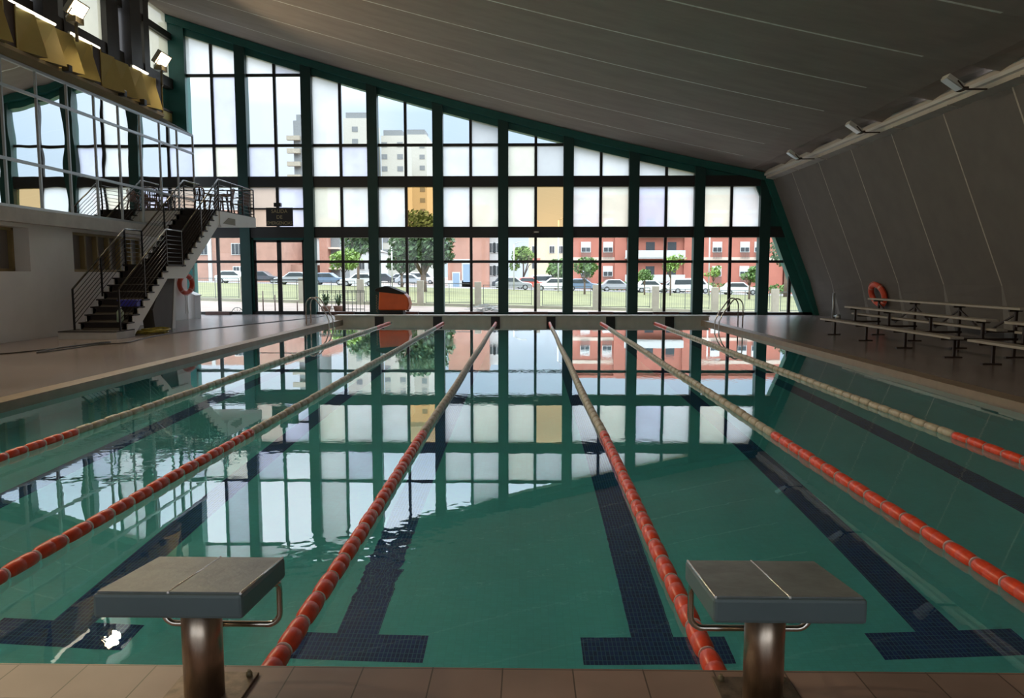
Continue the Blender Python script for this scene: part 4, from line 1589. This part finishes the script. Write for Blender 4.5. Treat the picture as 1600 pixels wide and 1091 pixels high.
def tree(x, y, h, cr, cz0, cz1, m, label, seed, n=1300, size=0.28, trunk_r=0.15, cat='tree', lean=0.0, nblob=9, group=None):
    rnd = random.Random(seed)
    z = gz(x, y)
    t = thing('tree', label, cat, (x, y, z), 0, group)
    b = MB()
    top_ = (lean, 0, (cz0 + cz1) / 2)
    b.tube([(0, 0, -0.2), (lean * 0.4, 0, cz0 * 0.6), (lean * 0.8, 0, cz0 + 0.1), top_], [trunk_r * 1.2, trunk_r, trunk_r * 0.8, trunk_r * 0.4], 'trunk', n=8)
    for k in range(5):
        a = rnd.uniform(0, 6.28)
        b.tube([(lean * 0.7, 0, cz0 * 0.85), (lean + cr * 0.35 * math.cos(a), cr * 0.35 * math.sin(a), cz0 + (cz1 - cz0) * 0.3), (lean + cr * 0.65 * math.cos(a), cr * 0.65 * math.sin(a), cz0 + (cz1 - cz0) * rnd.uniform(0.4, 0.7))], [trunk_r * 0.5, trunk_r * 0.35, trunk_r * 0.1], 'trunk', n=5)
    b.build('trunk', t)
    blobs = []
    for k in range(nblob):
        a = rnd.uniform(0, 6.28)
        d = rnd.uniform(0.15, 0.62) * cr
        zc = rnd.uniform(cz0 + (cz1 - cz0) * 0.28, cz1 - (cz1 - cz0) * 0.25)
        r = cr * rnd.uniform(0.33, 0.5)
        blobs.append((lean + d * math.cos(a), d * math.sin(a), zc, r, min(r * 0.8, (cz1 - cz0) * 0.32)))
    b = MB()
    leaf_cloud(b, blobs, n, size, m, seed)
    b.build('crown', t)
    return t

def PX(px, Y):
    return (px - 823) / 1200 * Y

tree(PX(662, 70), 70, 7.5, 3.5, 1.6, 7.4, 'leaf_dark', 'large dark leafy tree standing left of the brick gable', 11, n=3600, size=0.26, trunk_r=0.28, nblob=16)
tree(PX(628, 88), 88, 5, 2.2, 1.4, 5.0, 'leaf_dark', 'lower dark tree at the left of the large tree', 12, n=900)
tree(PX(560, 86), 86, 8, 2.7, 3.2, 7.2, 'leaf_dark', 'dark tree before the white house, behind the bright green tree', 13, n=1200)
tree(PX(537, 60), 60, 4.2, 1.75, 1.7, 3.4, 'leaf_light', 'small bright green spreading tree beyond the doors', 14, n=1100, size=0.16, trunk_r=0.07)
tree(PX(818, 106), 106, 6, 2.1, 1.6, 6.2, 'leaf_light', 'round light green tree left of the beige building', 15, n=1200)
tree(PX(868, 96), 96, 4, 1.7, 0.8, 4.6, 'leaf_mid', 'mid green tree in front of the beige building', 16, n=900)
tree(PX(913, 74), 74, 4, 1.3, 1.3, 3.9, 'leaf_mid', 'small tree at the left end of the red building', 17, n=700, size=0.2, trunk_r=0.09)
tree(PX(1006, 78), 78, 4, 0.9, 1.0, 3.1, 'leaf_mid', 'slim young tree before the balconies of the red building', 18, n=400, size=0.16, trunk_r=0.07)
tree(PX(1046, 78), 78, 5, 1.5, 2.0, 4.4, 'leaf_light', 'loose pale green tree before the balconies of the red building', 19, n=600, size=0.18, trunk_r=0.08)
tree(PX(1112, 80), 80, 4, 1.0, 1.7, 3.4, 'leaf_light', 'thin sparse tree right of the balconies', 20, n=260, size=0.16, trunk_r=0.06)
tree(PX(1168, 70), 70, 4, 1.35, 1.4, 3.2, 'leaf_mid', 'small round topped tree before the right end of the red building', 21, n=900, size=0.18, trunk_r=0.09)
tree(PX(1224, 84), 84, 8, 3.4, 2.6, 8.5, 'leaf_pine', 'tall pine at the right end of the red building', 22, n=1600, size=0.22, trunk_r=0.22)
tree(PX(1252, 92), 92, 5, 2.2, 0.6, 4.5, 'leaf_pine', 'dense bushy tree behind the leaning green beam', 23, n=900)
for px, w_, h_, Y, lb, m in ((1003, 1.6, 2.2, 98.5, 'round green bush beside the white hatchback', 'leaf_light'), (867, 1.9, 1.9, 103, 'clipped hedge below the mid green tree', 'leaf_mid'),
                           (1112, 4.6, 1.3, 99, 'low hedge before the red building, left of the white car', 'leaf_mid'), (1205, 3.2, 1.3, 99, 'low hedge before the red building, right end', 'leaf_mid'),
                           (965, 3.6, 1.1, 100, 'low hedge below the balconies', 'leaf_mid')):
    x = PX(px, Y)
    b = MB()
    leaf_cloud(b, [(x + (k - 1.5) * w_ * 0.33, Y, gz(x, Y) + h_ * 0.5, w_ * 0.32, h_ * 0.5) for k in range(4)], 500, 0.2, m, int(px))
    tag(b.build('bush'), lb, 'bush')

# buildings -------------------------------------------------------
def windows(t, xs_, zs_, y, w_, h_, shutter=True, bars=False, frame='win_white', pane='win_dark'):
    for x in xs_:
        for z in zs_:
            b = MB()
            b.box(x - w_ / 2 - 0.08, x + w_ / 2 + 0.08, y - 0.10, y + 0.02, z - 0.08, z + h_ + 0.08, frame)
            f = b.build('window', t)
            b = MB()
            hh = h_ * (0.45 if shutter else 1.0)
            b.box(x - w_ / 2, x - 0.03, y - 0.13, y - 0.09, z, z + hh, pane)
            b.box(x + 0.03, x + w_ / 2, y - 0.13, y - 0.09, z, z + hh, pane)
            b.build('pane', f)
            if bars:
                b = MB()
                b.box(x - w_ / 2 - 0.1, x + w_ / 2 + 0.1, y - 0.3, y - 0.26, z - 0.2, z - 0.16, 'fence_mesh')
                for q in range(9):
                    xx = x - w_ / 2 + w_ * q / 8
                    b.box(xx - 0.02, xx + 0.02, y - 0.3, y - 0.26, z - 0.95, z - 0.15, 'fence_mesh')
                b.build('window_railing', f)

# red apartment block on the right
t = thing('apartment_block', 'long red brick apartment block with white balconies at the right', 'building', (0, 105, 0))
b = MB()
b.box(6.1, 34.6, 0, 11, -1.2, 11.9, 'brick_red')
b.build('wall', t)
for z0, z1 in ((3.55, 4.0), (6.7, 7.15), (9.85, 10.3)):
    b = MB()
    b.box(6.0, 12.8, -0.08, 0.05, z0, z1, 'band_cream')
    b.box(21.4, 34.7, -0.08, 0.05, z0, z1, 'band_cream')
    b.build('string_course', t)
b = MB()
b.box(5.9, 34.8, -0.3, 11.2, 11.9, 12.3, 'brick_red')
b.build('roof_edge', t)
zl = (1.5, 4.75, 7.9)
windows(t, [8.0, 11.0], zl, 0, 1.15, 1.25, bars=True)
windows(t, [25.7, 29.4, 31.3], zl, 0, 1.1, 1.25, bars=True)
for z in (0.7, 3.95, 7.1):
    b = MB()
    b.box(13.0, 21.3, 0.02, 0.06, z, z + 2.6, 'plaster_cream')
    b.build('flat_recess', t)
    b = MB()
    b.box(13.2, 21.2, -1.2, 0.0, z - 0.15, z, 'plaster_white')
    b.box(13.2, 21.2, -1.25, -1.15, z, z + 0.95, 'plaster_white')
    b.build('balcony', t)
    for x in (14.4, 16.7, 19.6):
        b = MB()
        b.box(x - 0.6, x + 0.6, -0.02, 0.03, z, z + 2.1, 'win_dark')
        b.build('balcony_door', t)
b = MB()
b.box(11.9, 13.4, -0.35, 0, -1, 11.9, 'brick_red')
b.box(21.2, 22.2, -0.35, 0, -1, 11.9, 'brick_red')
b.build('pier', t)
t2 = thing('annex', 'low orange brick annex at the right end of the red block', 'building', (0, 104.6, 0))
b = MB()
b.box(34.85, 39.5, 0, 6, -1.2, 2.9, 'brick_red')
b.build('wall', t2)
b = MB()
b.box(34.85, 39.8, -0.3, 6.2, 2.9, 3.2, 'band_cream')
b.build('roof', t2)

# central brick gable
Y = 100
t = thing('apartment_block', 'brick gable with a blue door and white side in the middle', 'building', (0, Y, 0))
b = MB()
b.box(PX(700, Y), PX(764, Y), 0, 14, -1, 10.6, 'brick_mid')
b.build('wall', t)
b = MB()
b.box(PX(764, Y), PX(779, Y), 2.5, 14, -1, 10.2, 'plaster_white')
b.build('side_wall', t)
b = MB()
b.box(PX(700, Y), PX(738, Y), -0.12, 0, 3.35, 3.65, 'plaster_white')
b.box(PX(700, Y), PX(738, Y), -0.05, 0, -1, 0.9, 'plaster_white')
b.box(PX(722, Y), PX(737, Y), -0.05, 0, 0.0, 3.4, 'plaster_white')
b.build('plaster_band', t)
b = MB()
b.box(PX(707, Y), PX(719.5, Y), -0.14, 0, -0.2, 2.0, 'plaster_white')
f = b.build('door', t)
b = MB()
b.box(PX(708.5, Y), PX(718, Y), -0.18, -0.1, -0.2, 1.85, 'door_blue')
b.build('door_panel', f)
windows(t, [PX(768, Y), PX(775, Y)], (1.6, 4.6, 7.6), 2.5, 0.7, 1.2, shutter=False)
b = MB()
b.box(PX(724, Y), PX(735.5, Y), -0.10, 0, 0.7, 3.0, 'door_blue')
b.build('window', t)

# left brick building
Y = 100
t = thing('apartment_block', 'pinkish brick block with white framed windows beyond the left bays', 'building', (0, Y, 0))
b = MB()
b.box(PX(255, Y), PX(444, Y), 0, 10, -0.5, 10.0, 'brick_pink')
b.build('wall', t)
b = MB()
b.box(PX(326, Y), PX(331, Y), -0.3, 0, 0, 10.0, 'plaster_white')
b.build('downpipe', t)
windows(t, [PX(319, Y), PX(368, Y), PX(379.5, Y)], (4.3, 7.4), 0, 0.85, 1.35, shutter=False)
windows(t, [PX(369, Y), PX(380, Y)], (2.0,), 0, 0.75, 0.65, shutter=False)
t = thing('garden_wall', 'brick lower wing right of the pinkish block', 'building', (0, 103, 0))
b = MB()
b.box(PX(444, 103), PX(483, 103), 0, 6, -0.5, 3.0, 'brick_pink')
b.build('wall', t)
# white house
Y = 118
t = thing('house', 'white house with a balcony behind the brick lower wing', 'building', (0, Y, 0))
b = MB()
b.box(PX(440, Y), PX(508, Y), 0, 9, 0, 7.4, 'plaster_white')
b.build('wall', t)
b = MB()
b.box(PX(438, Y), PX(510, Y), -0.5, 9.3, 7.4, 7.7, 'plaster_white')
b.build('roof_edge', t)
b = MB()
b.box(PX(444, Y), PX(482, Y), -1.3, 0, 3.1, 3.3, 'plaster_white')
for q in range(14):
    x = PX(444 + q * 2.9, Y)
    b.box(x - 0.03, x + 0.03, -1.3, -1.26, 3.3, 4.2, 'plaster_white')
b.box(PX(444, Y), PX(482, Y), -1.3, -1.25, 4.2, 4.3, 'plaster_white')
b.build('balcony', t)
windows(t, [PX(454, Y), PX(472, Y)], (4.0,), 0, 0.9, 1.7, shutter=False)
Y = 106
t = thing('apartment_block', 'narrow brick block with an outside stair beyond the bright green tree', 'building', (0, Y, 0))
b = MB()
b.box(PX(500, Y), PX(512, Y), 0, 8, 0, 9.5, 'brick_mid')
b.build('wall', t)
b = MB()
b.box(PX(512, Y), PX(526, Y), 2, 8, 0, 8, 'tower_grey')
for z in (2.4, 5.2):
    b.box(PX(512, Y), PX(528, Y), 0.5, 2, z, z + 0.25, 'band_cream')
b.build('stair_tower', t)
Y = 131
t = thing('house', 'low white house behind the dark tree at the centre left', 'building', (0, Y, 0))
b = MB()
b.box(PX(526, Y), PX(592, Y), 0, 9, 0, 5.6, 'plaster_white')
b.build('wall', t)
b = MB()
b.prism([(PX(524, Y), 5.6), (PX(594, Y), 5.6), (PX(560, Y), 7.0)], 'y', -0.3, 9, 'asphalt')
b.build('roof', t)
windows(t, [PX(545, Y), PX(566, Y), PX(580, Y)], (2.6,), 0, 0.9, 1.2, shutter=False)

# towers
def tower(px0, px1, Y, h, m, label, cols, cap=True, balc=False):
    t = thing('tower_block', label, 'building', (0, Y, 0))
    xa, xb = PX(px0, Y), PX(px1, Y)
    b = MB()
    b.box(xa, xb, 0, 14, 0, h, m)
    b.build('wall', t)
    if cap:
        b = MB()
        b.box(xa + 0.5, xb - (xb - xa) * 0.1, 1, 9, h, h + 1.6, 'tower_grey')
        b.build('roof_house', t)
    z = 4.0
    while z < h - 2:
        for c in cols:
            x = PX(c, Y)
            b = MB()
            b.box(x - 0.75, x + 0.75, -0.08, 0.0, z, z + 1.3, 'tower_grey')
            b.build('window', t)
        if balc:
            b = MB()
            b.box(xa - 1.4, xa + (xb - xa) * 0.4, -1.2, 0, z - 0.8, z + 0.25, 'fence_conc')
            b.build('balcony', t)
        z += 3.1
tower(464, 492, 190, 39.0, 'tower_grey', 'dark tower block with stacked balconies at its left corner', [484], balc=True)
tower(541, 582, 200, 41.5, 'plaster_tower', 'tall cream tower block with a dark rooftop house', [559])
tower(599, 634, 205, 38.0, 'plaster_tower', 'lower cream tower of the twin pair, on its left', [604, 628])
tower(636, 669, 226, 42.0, 'plaster_tower', 'taller cream tower of the twin pair, on its right', [640, 662])
Y = 165
t = thing('apartment_block', 'far beige building behind the light green trees', 'building', (0, Y, 0))
b = MB()
b.box(PX(826, Y), PX(893, Y), 0, 10, 0, 9.5, 'plaster_cream')
b.build('wall', t)
b = MB()
b.box(PX(826, Y), PX(844, Y), -0.2, 0, 4.5, 5.2, 'brick_red')
b.build('tiled_canopy', t)
windows(t, [PX(835, Y), PX(862, Y), PX(875, Y)], (3.0, 6.3), 0, 1.0, 1.4, shutter=False)

# cars ------------------------------------------------------------
def car(px, Y, m, label, L=4.2, H=1.45, van=False, flip=False):
    x = PX(px, Y)
    t = thing('car', label, 'car', (x, Y, gz(x, Y)), 0, 'cars parked along the road')
    s = -1 if flip else 1
    h = L / 2
    if van:
        body = [(-h, 0.28), (-h, 1.0), (-h + 0.2, 1.75), (h - 1.1, 1.8), (h - 0.45, 1.05), (h, 0.85), (h, 0.28)]
        gl = [(-h + 0.35, 1.05), (-h + 0.45, 1.6), (h - 1.2, 1.62), (h - 0.72, 1.08)]
    else:
        body = [(-h, 0.28), (-h + 0.02, 0.85), (-h + 0.35, 0.95), (-h + 0.75, H - 0.05), (-h + 1.2, H), (0.25, H), (0.95, 0.92), (h - 0.15, 0.78), (h, 0.6), (h, 0.28)]
        gl = [(-h + 0.62, 0.95), (-h + 0.92, H - 0.10), (0.18, H - 0.10), (0.72, 0.93)]
    b = MB()
    b.prism([(s * u, v) for u, v in body], 'y', -0.82, 0.82, m)
    b.build('body', t, bevel=0.06)
    b = MB()
    b.prism([(s * u, v) for u, v in gl], 'y', -0.84, 0.84, 'car_glass')
    b.build('side_window', t)
    for wx in (-h + 0.75, h - 0.8):
        for wy in (-0.84, 0.66):
            b = MB()
            b.lathe([(0, 0.31), (0.18, 0.31)], (s * wx, wy, 0.31), 'y', 'tyre', n=14)
            wl = b.build('wheel', t)
            b = MB()
            b.lathe([(-0.01, 0.19), (0.19, 0.19)], (s * wx, wy, 0.31), 'y', 'car_silver', n=10)
            b.build('hub_cap', wl)
car(366, 88, 'car_white', 'white car farthest left beyond the fence')
car(411, 94, 'car_dark', 'dark car beyond the glass doors, seen through their left leaf')
car(458, 88, 'car_silver', 'silver car beyond the glass doors, seen through their right leaf', flip=True)
car(515, 92, 'car_blue', 'blue grey car left of the bright green tree trunk')
car(561, 88, 'car_white', 'white car right of the bright green tree trunk', flip=True)
car(602, 122, 'car_dark', 'dark car at the left of the parking rows behind the big tree')
car(622, 128, 'car_silver', 'silver car in the back row under the big tree', flip=True)
car(660, 118, 'car_white', 'white van under the big tree', van=True)
car(644, 121, 'car_white', 'white car left of the white van under the big tree', flip=True)
car(581, 128, 'car_silver', 'silver car just left of the thin lamp post by the big tree')
car(643, 102, 'car_silver', 'silver car in the front row behind the fence, under the big tree')
car(795, 97.5, 'car_dark', 'dark car below the light green tree')
car(853, 99.5, 'car_white', 'white van behind the red car', van=True)
car(830, 95, 'car_red', 'red car behind the fence near the middle')
car(863, 88, 'car_white', 'white car right of the red car', flip=True)
car(803, 88, 'car_silver', 'silver car left of the red car')
car(911, 91, 'car_blue', 'blue grey car below the small tree at the red building')
car(964, 93, 'car_silver', 'silver grey car below the balconies')
car(1018, 90, 'car_white', 'white hatchback beside the round bush')
car(1047, 96.5, 'car_silver', 'silver car between the white hatchback and the white van', flip=True)
car(1077, 92, 'car_white', 'long white van below the balconies', van=True, L=4.8)
car(1153, 90, 'car_white', 'white car alone before the low hedge at the right')

# lamp posts
for px, Y, h_, lb in ((613, 80, 5.0, 'thin street lamp post left of the big tree'), (803, 84, 5.0, 'thin street lamp post at the light green tree'), (872, 80, 7.4, 'thin street lamp post before the beige building'), (1105, 82, 7.4, 'thin street lamp post right of the balconies')):
    x = PX(px, Y)
    t = thing('street_lamp', lb, 'street lamp', (x, Y, gz(x, Y)), 0, 'street lamps beyond the fence')
    b = MB()
    b.tube([(0, 0, 0), (0, 0, h_)], 0.07, 'pole', n=8)
    b.build('pole', t)
    b = MB()
    b.tube([(0, 0, h_), (0.5, 0, h_ + 0.25), (1.1, 0, h_ + 0.3)], 0.04, 'pole', n=6)
    b.box(0.8, 1.4, -0.1, 0.1, h_ + 0.26, h_ + 0.36, 'pole')
    b.build('lamp_head', t)

# bits just outside the glass
t = thing('metal_railing', 'dark metal railing just outside the glass behind the left ladder', 'railing', (0, 34.0, 0))
b = MB()
xa, xb = PX(498, 34), PX(569, 34)
for z in (0.92, 0.86, 0.1):
    b.bar((xa, 0, z), (xb, 0, z), 0.03, 0.03, 'fence_mesh')
b.build('rail', t)
for q in range(12):
    x = xa + (xb - xa) * q / 11
    b = MB()
    b.bar((x, 0, -0.08), (x, 0, 0.92), 0.025, 0.025, 'fence_mesh')
    b.build('baluster', t)
def potted(px, Y, lb, seed):
    rnd = random.Random(seed)
    t = thing('potted_plant', lb, 'plant', (PX(px, Y), Y, -0.06))
    b = MB()
    b.lathe([(0, 0.16), (0.30, 0.24), (0.32, 0.22)], (0, 0, 0), 'z', 'terracotta', n=14)
    b.build('pot', t)
    b = MB()
    for k in range(34):
        a = rnd.uniform(0, 6.28)
        r = rnd.uniform(0.15, 0.42)
        h = rnd.uniform(0.5, 0.85)
        u = Vector((math.cos(a), math.sin(a), 0))
        w_ = Vector((-math.sin(a), math.cos(a), 0)) * 0.03
        p0 = Vector((0, 0, 0.3))
        p1 = u * r * 0.5 + Vector((0, 0, h))
        p2 = u * r + Vector((0, 0, h - 0.12))
        b.face([p0 - w_, p0 + w_, p1 + w_, p1 - w_], 'leaf_dark')
        b.face([p1 - w_, p1 + w_, p2], 'leaf_dark')
    b.build('foliage', t)
potted(508, 33.4, 'spiky potted plant by the outside railing, left of the pair', 31)
potted(528, 33.6, 'spiky potted plant by the outside railing, right of the pair', 32)
for px, h_, lb in ((409, 0.92, 'tall thin dark post outside the left door leaf'), (428, 0.75, 'thin dark post outside the door, middle of three'), (463, 0.45, 'short thin dark post outside the right door leaf')):
    b = MB()
    x = PX(px, 33)
    b.tube([(x, 33, -0.05), (x, 33, h_)], 0.025, 'brown_box', n=6)
    tag(b.build('post'), lb, 'post')
b = MB()
rnd = random.Random(5)
for k in range(60):
    x = PX(735 + rnd.gauss(28, 14), 33.5)
    z = max(0.03, 0.26 - abs(x - PX(757, 33.5)) * 0.2) * rnd.uniform(0.3, 1.4)
    a = rnd.uniform(-0.5, 0.5)
    b.bar((x - 0.2, 33.5 + rnd.uniform(-0.3, 0.3), -0.03 + z), (x + 0.2, 33.5 + rnd.uniform(-0.3, 0.3), -0.02 + z + a * 0.15), 0.05, 0.02, 'plaster_white')
tag(b.build('plastic_heap'), 'low white heap of crumpled plastic outside the middle bays', 'heap')
b = MB()
cxx = PX(368, 33)
b.tube([(cxx + 0.24 * math.cos(math.pi * k / 12), 33, -0.03 + 0.24 * math.sin(math.pi * k / 12)) for k in range(13)], 0.015, 'fence_mesh', n=6)
for k in (3, 6, 9):
    b.tube([(cxx, 33, -0.03), (cxx + 0.24 * math.cos(math.pi * k / 12), 33, -0.03 + 0.24 * math.sin(math.pi * k / 12))], 0.008, 'fence_mesh', n=5)
tag(b.build('bicycle_stand'), 'half round metal stand outside the leftmost bay', 'stand')
